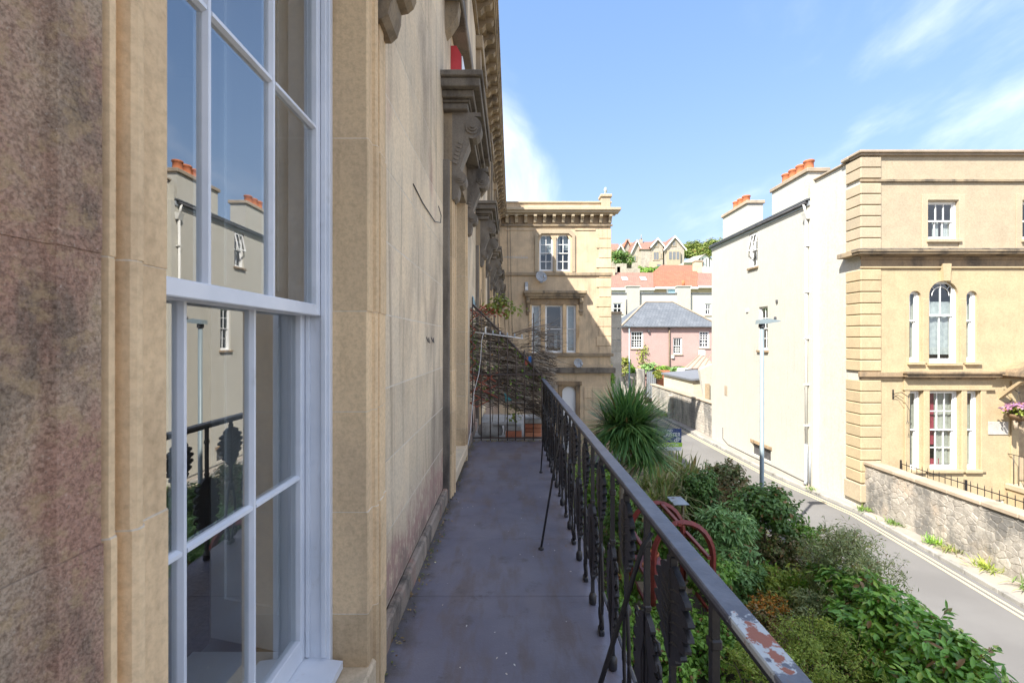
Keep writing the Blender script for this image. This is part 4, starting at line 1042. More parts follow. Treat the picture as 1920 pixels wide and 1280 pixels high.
m = MB(); m.tube([(U(1083),D-.42,V_(560)),(U(1082),D-.4,V_(572))], .01, 5)

# grey wing beside the pavilion
t = thing('grey_wing', 'plain grey rendered wing behind the right edge of the pavilion', 'building', (6, 29, RZ))
put('wall', wall_mesh(4.2, PX(1165,29), RZ-.1, PZ(588,29), [(PX(1156,29),PX(1163,29),PZ(640,29),PZ(612,29))], .12, 6), 'render_grey', t, FNY(29))
sash(t, FNY(29), PX(1156,29),PX(1163,29),PZ(640,29),PZ(612,29), .08, 1, 1, 1, fw=.05)
put('coping', MB().box(4.2,PX(1166,29),28.9,35,PZ(588,29),PZ(584,29),.02), 'coping', t)
for i in range(5): put('block_course', MB().box(5.2,PX(1165,29)+.01,28.98,29.02,PZ(614+22*i,29)-.02,PZ(595+22*i,29),.006), 'render_grey', t)
shrub('wall_climber', 'green creeper in the gap between the pavilion and the grey wing', 'plant', (PX(1149,25), 25.5, PZ(720,25)), (.25,.2,1.2), 500, .12,.08,'leaf_mid', 20, ground=RZ)

# ================================================================== RIGHT-HAND HOUSE
FY = 15.3; SX = 11.75; SX2 = 11.55
def HU(px): return PX(px, FY)
def HV(py): return PZ(py, FY)
HR = thing('corner_house', 'large house with cream side wall and yellow stone front on the right', 'house', (SX, FY, RZ))
HM = FNY(FY)
wins = {'top': [(HU(1740),HU(1796),HV(449),HV(377)), (HU(1917),HU(1973),HV(449),HV(377))],
        'first': [(HU(1705),HU(1727),HV(678),HV(545)), (HU(1742),HU(1797),HV(680),HV(526)), (HU(1812),HU(1833),HV(678),HV(545))],
        'ground': [(HU(1705),HU(1727),HV(880),HV(733)), (HU(1742),HU(1798),HV(880),HV(733)), (HU(1812),HU(1834),HV(880),HV(733))],
        'base': [(HU(1866),HU(1884),HV(965),HV(936))], 'door': [(HU(1908),HU(1960),HV(905),HV(722))]}
allh = sum(wins.values(), [])
put('front_wall', wall_mesh(SX, 22, HV(697), HV(473), [h for h in allh if h[2] > HV(697) and h[3] < HV(473)], .2), 'bath', HR, HM)
put('front_wall', wall_mesh(SX, 22, RZ-.1, HV(697), wins['ground']+wins['base']+wins['door'], .2), 'bath', HR, HM)
put('front_wall', wall_mesh(SX, 22, HV(473), HV(290), wins['top'], .2), 'bath_top', HR, HM)
for (nm, za, zb, p, mt) in (('cornice_bed',487,481,.05,'bath_dark'),('frieze',500,487,.02,'bath_dark'),('frieze_band',503,500,.06,'bath')):
    put(nm, MB().box(SX+.001-p,22,-p,0,HV(za),HV(zb)-.001,.008), mt, HR, HM)
c = MB(); c.box(SX-.16,22,-.16,0,HV(481),HV(479)); c.box(SX-.3,22,-.3,0,HV(479),HV(475),.01); c.box(SX-.34,22,-.34,0,HV(475),HV(471),.012)
put('main_cornice', c, 'soot_tan', HR, HM)
put('cornice_lead', MB().box(SX-.345,22,-.345,0,HV(471)+.001,HV(469)), 'soot', HR, HM)
put('corner_cornice', MB().box(SX-.3,SX,0,.75,HV(479),HV(470),.012), 'soot_tan', HR, HM)
put('parapet_band', MB().box(SX-.07,22,-.07,0,HV(342),HV(337),.012), 'soot_tan', HR, HM)
cp = MB(); cp.box(SX-.1,22,-.1,.4,HV(293),HV(289),.012); cp.box(SX-.16,22,-.16,.4,HV(289),HV(284),.015); put('parapet_coping', cp, 'coping', HR, HM)
put('corner_coping', MB().box(SX-.16,SX+.3,.4,.76,HV(290),HV(284),.015), 'coping', HR, HM)
st = MB(); st.box(SX-.12,HU(1688),-.12,0,HV(706),HV(697),.01); st.box(SX-.06,HU(1688),-.06,0,HV(711),HV(706)); put('string_course', st, 'bath_dark', HR, HM)
st = MB(); st.box(HU(1688),HU(1868),-.3,0,HV(700),HV(696),.01); st.box(HU(1690),HU(1866),-.24,0,HV(706),HV(700),.01); st.box(HU(1693),HU(1862),-.1,0,HV(711),HV(706)); put('window_cornice', st, 'bath_dark', HR, HM)
put('window_frieze', MB().box(HU(1694),HU(1858),-.05,0,HV(726),HV(711.2),.006), 'bath', HR, HM)
put('window_lintel', MB().box(HU(1692),HU(1862),-.09,0,HV(731),HV(726.2),.008), 'bath', HR, HM)
for (a, b) in ((1694,1703),(1729,1740),(1800,1810),(1836,1846)):
    put('ground_pilaster', MB().box(HU(a),HU(b),-.07,0,HV(884),HV(731.2),.01), 'bath', HR, HM)
for (a, b) in ((1729,1740),(1800,1810)):
    put('first_pilaster', MB().box(HU(a),HU(b),-.03,0,HV(681),HV(560),.01), 'bath', HR, HM)
def quoins(za, zb, n, mt):
    h = (HV(zb)-HV(za))/n
    for i in range(n):
        z0 = HV(za)+h*i
        put('quoin', MB().box(SX-.07,HU(1650),-.07,.64,z0+.012,z0+h-.012,.022), mt, HR, HM)
quoins(468, 344, 6, 'bath_top'); quoins(336, 295, 2, 'bath_top'); quoins(696, 505, 9, 'bath'); quoins(905, 712, 9, 'bath')
put('quoin', MB().box(SX-.1,SX+.5,-.1,.68,HV(940),HV(907),.02), 'bath_top', HR, HM)
put('keystone', MB().prism([(HU(1764),HV(527)),(HU(1762),HV(495)),(HU(1778),HV(495)),(HU(1776),HV(527))], -.12, 0, 'y'), 'bath', HR, HM)
for i, (a, b, c_, d_) in enumerate(wins['first']):
    put('arch_head', arch_fill(a, b, d_-(b-a)*.5, d_, -.002, .2), 'bath', HR, HM)
    put('arch_frame', arch_fill(a+.001, b-.001, d_-(b-a)*.5-.05, d_-.05, .118, .15), 'white_far', HR, HM)
    sash(HR, HM, a, b, c_, d_, .12, 1 if i != 1 else 2, 1, 1, fw=.07, bw=.03, sill='bath', curtain=[(.0,1.3,.75,.1,'curtain_white')] if i == 1 else [(-.1,1.5,1,0,'curtain')], split=.58, roommat='dark_room')
a, b, c_, d_ = wins['first'][1]; r0 = (b-a)/2
m = MB(); cx, zs_ = (a+b)/2, d_-r0
m.tube([(cx-(r0-.2)*math.cos(math.pi*i/14), .12, zs_+(r0-.2)*math.sin(math.pi*i/14)) for i in range(15)], .014, 4)
for aa in (45, 90, 135): m.tube([(cx+(r0-.2)*math.cos(R(aa)),.12,zs_+(r0-.2)*math.sin(R(aa))),(cx+(r0-.06)*math.cos(R(aa)),.12,zs_+(r0-.06)*math.sin(R(aa)))], .013, 4)
put('fanlight_bars', m, 'white_far', HR, HM)
for i, (a, b, c_, d_) in enumerate(wins['ground']):
    sash(HR, HM, a, b, c_, d_, .12, 1 if i != 1 else 3, 1 if i != 1 else 2, 1 if i != 1 else 2, fw=.06, bw=.03, sill='bath',
         curtain=[(.2,.38,1,.3,'curtain_red'),(.38,1.3,1,.05,'curtain'),(0,.6,.12,0,'curtain_red')] if i == 1 else [(-.1,1.5,1,0,'curtain')])
for (a, b, c_, d_) in wins['top']:
    sash(HR, HM, a, b, c_, d_, .12, 3, 1, 1, fw=.06, bw=.03, sill='bath_top', curtain=[(.35,.6,.5,0,'curtain_white'),(.75,1,.5,.0,'curtain_white')])
    put('window_margin', MB().box(a-.22,a-.02,-.025,0,c_-.3,d_+.22,.006).box(b+.02,b+.22,-.025,0,c_-.3,d_+.22,.006).box(a-.02,b+.02,-.025,0,d_+.03,d_+.22,.006), 'bath_top', HR, HM)
a, b, c_, d_ = wins['base'][0]; sash(HR, HM, a, b, c_, d_, .08, 2, 1, 1, fw=.05)
a, b, c_, d_ = wins['door'][0]
put('door', MB().box(a,b,.3,.36,c_,d_), 'wood_pale', HR, HM)
put('door_surround', MB().box(a-.25,a,-.05,.3,c_,d_,.01).box(b,b+.25,-.05,.3,c_,d_,.01).box(a-.25,b+.25,-.05,.3,d_,d_+.15,.01), 'bath', HR, HM)
# porch canopy (curved lead roof on a raking bracket)
x0, x1 = HU(1872), HU(1998); cx = (x0+x1)/2; n = 12
m = MB(); arc = [(cx-(x1-x0)/2*math.cos(math.pi*i/n), HV(703)+.48*math.sin(math.pi*i/n)) for i in range(n+1)]
m.prism(arc[::-1] + [(p[0]*.94+cx*.06, p[1]-.1) for p in arc], -.9, 0, 'y'); put('porch_canopy', m, 'bath_dark', HR, HM)
put('canopy_arch', MB().prism([(p[0]*.9+cx*.1, p[1]-.14) for p in arc][::-1] + [(p[0]*.8+cx*.2, p[1]-.2) for p in arc], -.85, -.78, 'y'), 'white_far', HR, HM)
put('canopy_bracket', MB().prism([(-.7,HV(712)),(-.6,HV(712)),(-.0,HV(738)),(-.0,HV(748))], HU(1872), HU(1872)+.12), 'bath', HR, HM)
put('porch_steps', MB().box(HU(1886),21,-1.4,0,RZ,HV(915),.02), 'bath', HR, HM)
pb = MB(); pb.box(HU(1886)-.05,21,-1.45,0,HV(915),HV(905),.02); put('porch_slab', pb, 'bath_top', HR, HM)
m = MB(); x = HU(1890)
while x < 20.9: m.tube([(x,-1.38,HV(905)),(x,-1.38,HV(852))], .011, 5); x += .13
m.box(HU(1889),20.9,-1.395,-1.365,HV(852),HV(849)); m.tube([(HU(1890),-1.38,HV(850)),(HU(1890),0,HV(850))], .012, 5)
for i in range(9): m.tube([(HU(1890),-1.38+.15*i,HV(905)),(HU(1890),-1.38+.15*i,HV(850))], .01, 5)
put('porch_railing', m, 'black_iron', HR, HM)
put('name_plaque', MB().box(HU(1852),HU(1889),-.03,-.001,HV(814),HV(790),.005), 'render_grey', HR, HM)
# side wall, cream render (local x = -Y)
SM = FNX(SX); SM2 = FNX(SX2)
YJ = 17.6; YF = 26.3
put('side_wall', wall_mesh(-YJ, -FY-.0, RZ-.1, 7.72, [], .1), 'render_cream', HR, SM)
sw = [(-22.15,-21.4,5.05,6.72), (-21.3,-20.55,1.1,3.1), (-21.9,-20.3,-3.88,-3.35)]
put('side_wall', wall_mesh(-YF, -YJ, RZ-.1, 6.95, sw, .16), 'render_cream', HR, SM2)
put('wall_step', MB().box(SX2,SX+.01,YJ-.16,YJ,RZ-.1,6.95), 'render_cream', HR)
put('wall_return', MB().box(SX2,SX+.3,YJ,YJ+.02,6.9,7.72), 'render_cream', HR)
w1 = sash(HR, SM2, *sw[0], .1, 2, 2, 1, fw=.05, bw=.03, sill='bath_dark')
put('tilted_sash', MB().box(0,.62,0,.04,0,.05).box(0,.62,0,.04,.75,.8).box(0,.05,0,.04,.05,.75).box(.57,.62,0,.04,.05,.75).box(.295,.325,.005,.035,.05,.75), 'white_far', HR, SM2 @ Matrix.Translation((-22.08,-.16,5.85)) @ Matrix.Rotation(R(-13),4,'X'))
sash(HR, SM2, *sw[1], .1, 2, 2, 2, fw=.05, bw=.03, sill='bath_dark')
put('cellar_window', MB().box(sw[2][0],sw[2][1],.1,.14,sw[2][2],sw[2][3]), 'lead_dark', HR, SM2)
put('cellar_lintel', MB().box(sw[2][0]-.1,sw[2][1]+.1,-.04,0,sw[2][3]+.01,sw[2][3]+.16,.01), 'bath_dark', HR, SM2)
put('airbrick', MB().box(-24.7,-24.4,-.02,0,PZ(741,24.5),PZ(723,24.5),.004), 'coping', HR, SM2)
put('vent', MB().box(-22.4,-22.2,-.06,0,PZ(585,22.3),PZ(579,22.3),.01), 'white_plastic', HR, SM2)
put('vent', MB().box(-19.85,-19.75,-.06,0,PZ(568,19.8),PZ(562,19.8),.01), 'lead_dark', HR, SM2)
put('parapet_capping', MB().box(SX-.08,SX+.35,FY+.7,YJ+.05,7.72,7.79,.015), 'coping', HR)
# eaves, roof, gutter
ev = MB(); ev.prism([(SX2-.14,6.97),(SX2-.14,7.03),(SX2+4,8.3),(SX2+4,8.1)], YJ+.02, YF+.1, 'y'); put('roof', ev, 'roof_slate', HR)
put('gutter', MB().tube([(SX2-.1,YJ+.1,6.9),(SX2-.1,YF+.05,6.9)], .055, 8), 'lead_dark', HR)
put('fascia', MB().box(SX2-.05,SX2,YJ+.02,YF,6.78,6.95), 'metal_grey', HR)
put('front_roof', MB().box(SX+.3,22,FY+.4,YJ+1.5,7.3,7.5), 'lead_dark', HR)
put('rear_wall', MB().add([(SX2,YF,RZ),(22,YF,RZ),(22,YF,7),(SX2,YF,6.95)], [(3,2,1,0)]).add([(SX2+4,YF,8.2),(22,YF,8.2),(22,YF,6.9),(SX2+.0,YF,6.9)], [(0,1,2,3)]).add([(22,FY,RZ),(22,YF,RZ),(22,YF,8.2),(22,FY,7.7)], [(0,1,2,3)]), 'render_cream', HR)
put('roof_back', MB().add([(SX2+4,YJ,8.25),(22,YJ,8.25),(22,YF,8.25),(SX2+4,YF,8.25)], [(0,1,2,3)]).add([(SX+.2,YJ,7.3),(22,YJ,7.3),(22,YJ,8.25),(SX2+4,YJ,8.25)], [(0,1,2,3)]), 'roof_slate', HR)
def chimney(y0, y1, zt, npots):
    s_ = put('chimney_stack', MB().box(SX2-.003,SX2+.75,y0,y1,6.7,zt), 'render_cream', HR)
    put('cap', MB().box(SX2-.08,SX2+.83,y0-.08,y1+.08,zt,zt+.16,.02), 'coping', sub=s_)
    s_.location = s_.location
    for i in range(npots):
        yy = (y0+y1)/2+.49*(i-(npots-1)/2)
        put('chimney_pot', MB().lathe([(.21,0),(.21,.06),(.18,.09),(.17,.38),(.205,.41),(.205,.46),(.18,.48),(.13,.48),(.13,.35)], (SX2+.35,yy,zt+.16), 14), 'terracotta', sub=s_)
chimney(17.75, 20.2, 8.1, 4); chimney(22.3, 24.9, 8.25, 3)
m = MB(); yy = 17.75; m.tube([(SX2-.07,yy,6.3),(SX2-.07,yy,-2.6)], .05, 10); m.prism([(SX2-.2,6.5),(SX2+0,6.5),(SX2-.02,6.25),(SX2-.12,6.25)], yy-.13, yy+.13, 'y'); m.tube([(SX2-.1,yy+.1,6.88),(SX2-.1,yy,6.5)], .045, 8)
for z in (5.2,3.4,1.6,-.2,-1.8): m.box(SX2-.13,SX2,yy-.09,yy+.09,z,z+.05)
put('downpipe', m, 'pipe_white', HR)
put('downpipe_shoe', MB().tube([(SX2-.09,yy-.02,-2.5),(SX2-.09,yy-.02,-3.95),(SX2-.16,yy-.05,-4.05)], .065, 10).tube([(SX2-.06,yy-.2,-2.7),(SX2-.06,yy-.2,-4.0)], .04, 8), 'metal_grey', HR)
m = MB(); m.tube([(SX2-.015,24.9,-3.2),(SX2-.015,24.9,-3.8),(SX2-.015,24.3,-4.0),(SX2-.015,22,-4.02),(SX2-.015,20,-4.0),(SX2-.015,18,-4.02)], .018, 6); put('cable', m, 'lead_dark', HR)
# hanging basket
t = thing('hanging_basket', 'hanging basket of pink and purple flowers beside the porch of the yellow house', 'flower basket', (HU(1882), FY-.45, HV(775)))
cx, cy, cz = HU(1882), FY-.45, HV(772)
put('bowl', MB().lathe([(.02,-.24),(.16,-.2),(.25,-.08),(.27,0),(.25,.0),(.05,-.05)], (cx,cy,cz), 14), 'basket', t)
p, nr, dr, cc = cloud((cx,cy,cz+.05), (.42,.36,.26), 420, 24, .35, .3); V, f = leaves(p, nr, dr, .09, .06, 'oval'); put('foliage', npmesh('foliage', V, f), 'leaf_light', t)
p, nr, dr, cc = cloud((cx,cy-.05,cz+.12), (.46,.36,.26), 320, 22, .25, .75); V, f = leaves(p, nr, dr, .08, .08, 'oval'); put('flowers', npmesh('flowers', V, f), 'petals', t, kind='stuff')
put('trailing_stems', MB().tube([(cx-.1,cy,cz-.2),(cx-.12,cy-.02,cz-.5)], .06, 6).tube([(cx+.05,cy,cz-.2),(cx+.06,cy,cz-.4)], .05, 6), 'twig', t)
put('bracket', MB().tube([(cx,FY-.0,cz+.75),(cx,FY-.3,cz+.8),(cx,FY-.5,cz+.68)], .012, 6).tube([(cx,FY-.45,cz+.7),(cx-.2,cy,cz)], .006, 4).tube([(cx,FY-.45,cz+.7),(cx+.2,cy,cz)], .006, 4), 'black_iron', t)
t = thing('scroll_bracket', 'empty black scrolled iron basket bracket left of the ground floor window', 'bracket', (HU(1675), FY, HV(745)))
x = HU(1674); put('bracket', MB().box(x-.02,x+.02,FY-.02,FY-.001,HV(748),HV(730)).tube([(x,FY-.02,HV(738)),(x+.12,FY-.2,HV(734)),(x+.2,FY-.4,HV(742)),(x+.16,FY-.45,HV(735))], .012, 6).tube([(x,FY-.02,HV(746)),(x+.06,FY-.12,HV(739)),(x+.14,FY-.26,HV(745))], .009, 6), 'black_iron', t)
put('chain', MB().tube([(x+.16,FY-.42,HV(737)),(x+.15,FY-.4,HV(784))], .006, 5).tube([(x+.15,FY-.4,HV(784)),(x+.19,FY-.4,HV(790)),(x+.12,FY-.4,HV(790)),(x+.15,FY-.4,HV(784))], .008, 5), 'black_iron', t)
# stone wall before the front area
WR = thing('rubble_wall', 'grey rubble stone retaining wall with sloping tan coping along the far pavement', 'wall', (11.85, 11, RZ))
put('core', MB().box(11.83, 12.1, 2.0, 15.75, RZ-.05, -2.62), 'rubble_mortar', WR)
cops = 2.0
while cops < 15.7:
    l_ = min(random.uniform(.7,1.0), 15.75-cops); put('coping_stone', MB().box(11.76,12.2,cops+.006,cops+l_-.006,-2.62+.002,-2.5+random.uniform(-.006,.006),.02), 'coping', WR); cops += l_
def rubble(y0, y1, z0, z1, x):
    """irregular stones: Voronoi cells of jittered seeds, each a raised lump"""
    seeds = []; z = z0
    while z < z1:
        h = random.uniform(.11, .19); y = y0 + random.uniform(-.2, 0)
        while y < y1+.1:
            l_ = random.uniform(.13, .38); seeds.append((y+l_/2, z+h/2+random.uniform(-.05,.05))); y += l_
        z += h
    for k, (sy, sz) in enumerate(seeds):
        if not (y0 < sy < y1 and z0 < sz < z1): continue
        poly = [(max(y0, sy-.5), max(z0, sz-.4)), (min(y1, sy+.5), max(z0, sz-.4)), (min(y1, sy+.5), min(z1, sz+.4)), (max(y0, sy-.5), min(z1, sz+.4))]
        for j, (ty, tz) in enumerate(seeds):
            if j == k or abs(ty-sy) > .9 or abs(tz-sz) > .7: continue
            ny_, nz_ = ty-sy, tz-sz; d = math.hypot(ny_, nz_); ny_ /= d; nz_ /= d; lim = d/2-.004; out_ = []
            for a in range(len(poly)):
                p, q = poly[a], poly[(a+1) % len(poly)]
                dp = (p[0]-sy)*ny_+(p[1]-sz)*nz_-lim; dq = (q[0]-sy)*ny_+(q[1]-sz)*nz_-lim
                if dp <= 0: out_.append(p)
                if dp*dq < 0: t_ = dp/(dp-dq); out_.append((p[0]+(q[0]-p[0])*t_, p[1]+(q[1]-p[1])*t_))
            poly = out_
            if len(poly) < 3: break
        if len(poly) < 3: continue
        n = len(poly); my = sum(p[0] for p in poly)/n; mz = sum(p[1] for p in poly)/n; pr = random.uniform(-.010, .004)
        P2 = []
        for a in range(n):            # cut the corners so that stones look worn
            p, q = poly[a], poly[(a+1) % n]; P2 += [(p[0]*.78+q[0]*.22, p[1]*.78+q[1]*.22), (p[0]*.22+q[0]*.78, p[1]*.22+q[1]*.78)]
        n *= 2
        vs = [(x+.03, *p) for p in P2] + [(x-.004-pr*.4, *p) for p in P2] + [(x-.012-pr+random.uniform(-.004,.004), my+(p[0]-my)*.85, mz+(p[1]-mz)*.85) for p in P2]
        m = MB(); fs = []
        for a in range(n):
            b = (a+1) % n; fs += [(a,a+n,b+n,b),(a+n,a+2*n,b+2*n,b+n)]
        m.add(vs, fs); m.f.append(tuple(range(2*n, 3*n))); m.s.append(False)
        put('stone', m, 'rubble', WR)
rubble(9.2, 15.74, RZ+.09, -2.63, 11.83)
t = thing('area_railing', 'low black spiked railing along the basement area of the yellow house', 'railing', (13, 12, -3.4))
put('kerb_wall', MB().box(12.85,13.1,6,15.28,RZ,-3.2,.02), 'coping', t)
put('rail', MB().box(12.96,12.99,6,15.2,-2.58,-2.56), 'black_iron', t); put('rail', MB().box(12.96,12.99,6,15.2,-3.1,-3.085), 'black_iron', t)
y = 15.15; spk = MB().tube([(0,0,-3.2),(0,0,-2.48),(0,0,-2.43)], [.009,.009,.001], 5).mesh('bar')
i = 0
while y > 8:
    put('bar', spk, 'black_iron', t, Matrix.Translation((12.975,y,0))); y -= .19; i += 1
for yy in (15.18, 13.0, 10.8): put('post', MB().box(12.955,12.995,yy-.02,yy+.02,-3.2,-2.45), 'black_iron', t)
# weeds along the foot of the wall
for i, (yy, sz, mt, ds) in enumerate(((15.1,.22,'leaf_grass','bright grass tuft at the corner where the stone wall starts'),(14.0,.2,'leaf_grass','small weed tuft low on the pavement by the stone wall'),(12.6,.3,'leaf_mid','weed growing from the wall foot, middle of the stone wall'),(12.1,.25,'leaf_strap','dry straw weed clump beside the wall foot'),(11.2,.42,'leaf_light','tall leafy weed against the stone wall'),(10.2,.5,'leaf_grass','long grass clump on the pavement by the wall near the right edge'),(9.8,.35,'leaf_mid','leafy weeds at the wall foot near the right edge'))):
    x = 11.7
    t = strap('weed', ds, 'weed', (x, yy, RZ+.1), 90, sz, .022, mt, .12, .5, (20,85), group='weeds along the stone wall')
t = strap('weed', 'small green weed on the pavement below the grey downpipe', 'weed', (11.3, 17.2, RZ+.1), 50, .18, .02, 'leaf_grass', .08, .5, (20,85), group='weeds along the stone wall')

# street lamps
def lamp(label, x, y, zt, zb, hl):
    t = thing('street_lamp', label, 'street lamp', (x, y, zb), 'street lamps')
    put('column', MB().tube([(x,y,zb),(x,y,zb+1.1),(x,y,zb+1.15),(x,y,zt)], [.075,.075,.055,.05], 12), 'lamp_paint', t)
    put('head', MB().prism([(x-.12,zt-.02),(x-.1,zt+.09),(x+.15,zt+.12),(x+hl,zt+.07),(x+hl+.02,zt+.045),(x+.1,zt-.01)], y-.11, y+.11, 'y'), 'lamp_paint', t)
    put('sensor', MB().lathe([(.03,0),(.035,.03),(.03,.07),(.0,.08)], (x+.35,y,zt+.1), 10), 'lead_dark', t)
    put('collar', MB().lathe([(.075,-.12),(.08,-.1),(.08,-.04),(.06,-.01)], (x,y,zt), 12), 'lead_dark', t)
plain('lamp_paint', (.27,.33,.35), (.245,.30,.32), 6, .45, 0, 40, .4, .1)
lamp('tall grey street lamp with flat head in front of the cream wall', PX(1428.5,12), 12, PZ(606,12), RZ, .42)
lamp('thin pale lamp column far off in front of the pink cottage', PX(1180,36), 36, PZ(612,36), RZ, -.5)

# ================================================================== FAR SIDE: garden wall, shed, gate, pink cottage
t = thing('garden_wall', 'dark old stone garden wall with tan coping beyond the cream house', 'wall', (11.7, 32, RZ))
put('wall', MB().box(11.7,12.0,26.35,38,RZ-.05,-2.15), 'rubble_mortar', t)
m = MB(); z = RZ+.1
while z < -2.2:
    h = random.uniform(.12,.2); y = 26.4
    while y < 37.9:
        l_ = random.uniform(.2,.5); m.box(11.7-random.uniform(.005,.03),11.75,y+.012,min(y+l_,38)-.012,z+.012,min(z+h,-2.16)-.008,.01); y += l_
    z += h
put('stones', m, 'rubble', t, kind='stuff')
for y in range(27, 38, 2): put('coping_stone', MB().box(11.62,12.08,y-.6,y+1.38,-2.149,-2.05,.02), 'coping', t)
put('buttress', MB().box(11.45,11.69,33.0,33.5,RZ,-2.4,.03), 'rubble_mortar', t)
t = thing('front_garden_wall', 'pale stone wall and piers facing the road in front of the pink cottage', 'wall', (10.5, 41, RZ))
put('wall', MB().box(8.6,11.2,41,41.3,RZ,PZ(700,41),.02), 'rubble', t); put('pier', MB().box(11.2,11.9,40.8,41.5,RZ,PZ(692,41),.03), 'rubble', t); put('pier', MB().box(13.1,14.2,40.8,41.4,RZ,PZ(694,41),.03), 'brick', t)
put('wall', MB().box(14.2,17,41,41.3,RZ,PZ(712,41),.02), 'rubble', t)
t = thing('iron_gate', 'leaning black iron gate with grey sheet between the far garden piers', 'gate', (12.5, 41, RZ))
gx0, gx1, gz0, gz1 = 11.95, 13.05, RZ+.4, PZ(692,41)
put('sheet', MB().prism([(gx0+.1,gz0+.3),(gx1-.1,gz0+.1),(gx1-.06,gz1-.1),(gx0+.25,gz1-.2)], 41.1, 41.13, 'y'), 'metal_grey', t)
put('frame', MB().box(gx0,gx0+.06,41,41.06,gz0,gz1).box(gx1-.06,gx1,41,41.06,gz0,gz1).box(gx0,gx1,41,41.06,gz1-.06,gz1).box(gx0,gx1,41,41.06,gz0,gz0+.06), 'black_iron', t)
for i in range(5): put('bar', MB().tube([(gx0+.2+.17*i,41.03,gz0),(gx0+.2+.17*i,41.03,gz1)], .012, 5), 'black_iron', t)
t = thing('garden_shed', 'cream boarded shed with flat grey felt roof behind the dark garden wall', 'shed', (13.4, 33, RZ))
x0, x1, y0, y1, zt = 12.15, 14.6, 30.6, 36.4, PZ(708,33)
put('walls', MB().box(x0,x1,y0,y1,RZ,zt), 'shed_board', t)
for i in range(9): put('board', MB().box(x0+.03,x1-.02,y0-.02,y0-.001,zt-.17*(i+1)+.008,zt-.17*i-.004,.006), 'shed_board', t)
put('roof', MB().prism([(x0-.15,zt+.0),(x1+.15,zt+.25),(x1+.15,zt+.37),(x0-.15,zt+.12)], y0-.2, y1+.2, 'y'), 'felt', t)
t = thing('yard_extension', 'small cream lean-to with grey door between the shed and the cream house', 'extension', (14, 28, RZ))
m = MB(); m.prism([(12.1,RZ),(16,RZ),(16,PZ(650,28)),(PX(1330,28.4),PZ(684,28.4)),(PX(1312,28.4),PZ(693,28.4)),(12.1,-2.6)][::-1], 28.4, 28.7, 'y'); put('wall', m, 'render_cream', t)
put('door', MB().box(PX(1322,28.35),PX(1330,28.35),28.3,28.38,PZ(748,28.35),PZ(719,28.35)), 'wood_pale', t)
t = thing('conservatory', 'white conservatory with brown ribbed sloping roof beside the pink cottage', 'conservatory', (17, 39, RZ))
Y = 39.5; xa, xb = PX(1284,Y), PX(1345,Y)
put('walls', wall_mesh(xa,xb,RZ,PZ(692,Y),[(PX(1291,Y),PX(1299,Y),PZ(703,Y),PZ(695,Y)),(PX(1306,Y),PX(1312,Y),PZ(706,Y),PZ(695,Y))], .1, 2), 'white_far', t, FNY(Y))
put('glazing', MB().box(xa+.1,xb-.1,Y+.1,Y+.12,RZ,PZ(693,Y)), 'dark_room', t)
m = MB(); m.add([(xa-.2,Y-.2,PZ(690,Y)),(xb,Y-.2,PZ(690,Y)),(xb,Y+3,PZ(664,Y+3)),(PX(1312,Y+3),Y+3,PZ(664,Y+3))], [(0,1,2,3)]); put('roof', m, 'conservatory_roof', t)
for i in range(7): put('roof_rib', MB().tube([(xa+.5*i,Y-.22,PZ(690,Y)+.02),(PX(1312,Y+3)+.35*i,Y+2.9,PZ(664,Y+3)+.02)], .03, 4), 'wood_pale', t)
put('lantern', MB().box(PX(1313,Y+3),xb,Y+2.5,Y+3.4,PZ(664,Y+3)-.1,PZ(656,Y+3)), 'white_far', t)
# pink cottage
Y = 43.0
CR = thing('pink_cottage', 'pink rendered cottage with hipped grey slate roof', 'house', (14, Y, RZ))
cu = lambda px: PX(px, Y); cv = lambda py: PZ(py, Y)
ch = [(cu(1183),cu(1206),cv(653),cv(621)), (cu(1262),cu(1279),cv(664),cv(633)), (cu(1311),cu(1330),cv(652),cv(621)), (cu(1203),cu(1213),cv(700),cv(688)), (cu(1264),cu(1279),cv(699),cv(686))]
put('wall', wall_mesh(cu(1166),cu(1345),RZ,cv(613),ch,.15,7), 'render_pink', CR, FNY(Y))
for i, h in enumerate(ch): sash(CR, FNY(Y), *h, .1, (4,3,3,1,2)[i], (2,1,3,1,1)[i], (3,3,2,1,1)[i], fw=.07, bw=.045, sill='coping' if i < 3 else None, curtain=[(0.35,.65,.5,.2,'curtain_white')] if i == 2 else None)
zr = PZ(566, Y+3); ze = cv(612); xa, xb = cu(1163), cu(1350)
m = MB(); m.add([(xa,Y-.25,ze),(xb,Y-.25,ze),(PX(1262,Y+3.2),Y+3.2,zr),(PX(1210,Y+3.2),Y+3.2,zr),(xa,Y+7,ze),(xb,Y+7,ze)], [(0,1,2,3),(0,3,4),(1,5,2),(3,2,5,4)]); put('roof', m, 'roof_slate', CR)
put('hip_ridge', MB().tube([(xa,Y-.25,ze+.03),(PX(1210,Y+3.2),Y+3.2,zr+.03),(PX(1262,Y+3.2),Y+3.2,zr+.03),(xb,Y-.25,ze+.03)], .09, 6), 'coping', CR)
put('gutter', MB().box(xa,xb,Y-.33,Y-.22,ze-.1,ze), 'lead_dark', CR); put('downpipe', MB().tube([(cu(1254.5),Y-.1,ze),(cu(1254.5),Y-.1,RZ)], .07, 8), 'bark', CR)
put('vent', MB().box(cu(1258),cu(1263),Y-.15,Y-.01,cv(671),cv(666)), 'white_plastic', CR); put('bracket', MB().box(cu(1214),cu(1217),Y-.2,Y-.01,cv(623),cv(619)), 'lead_dark', CR)
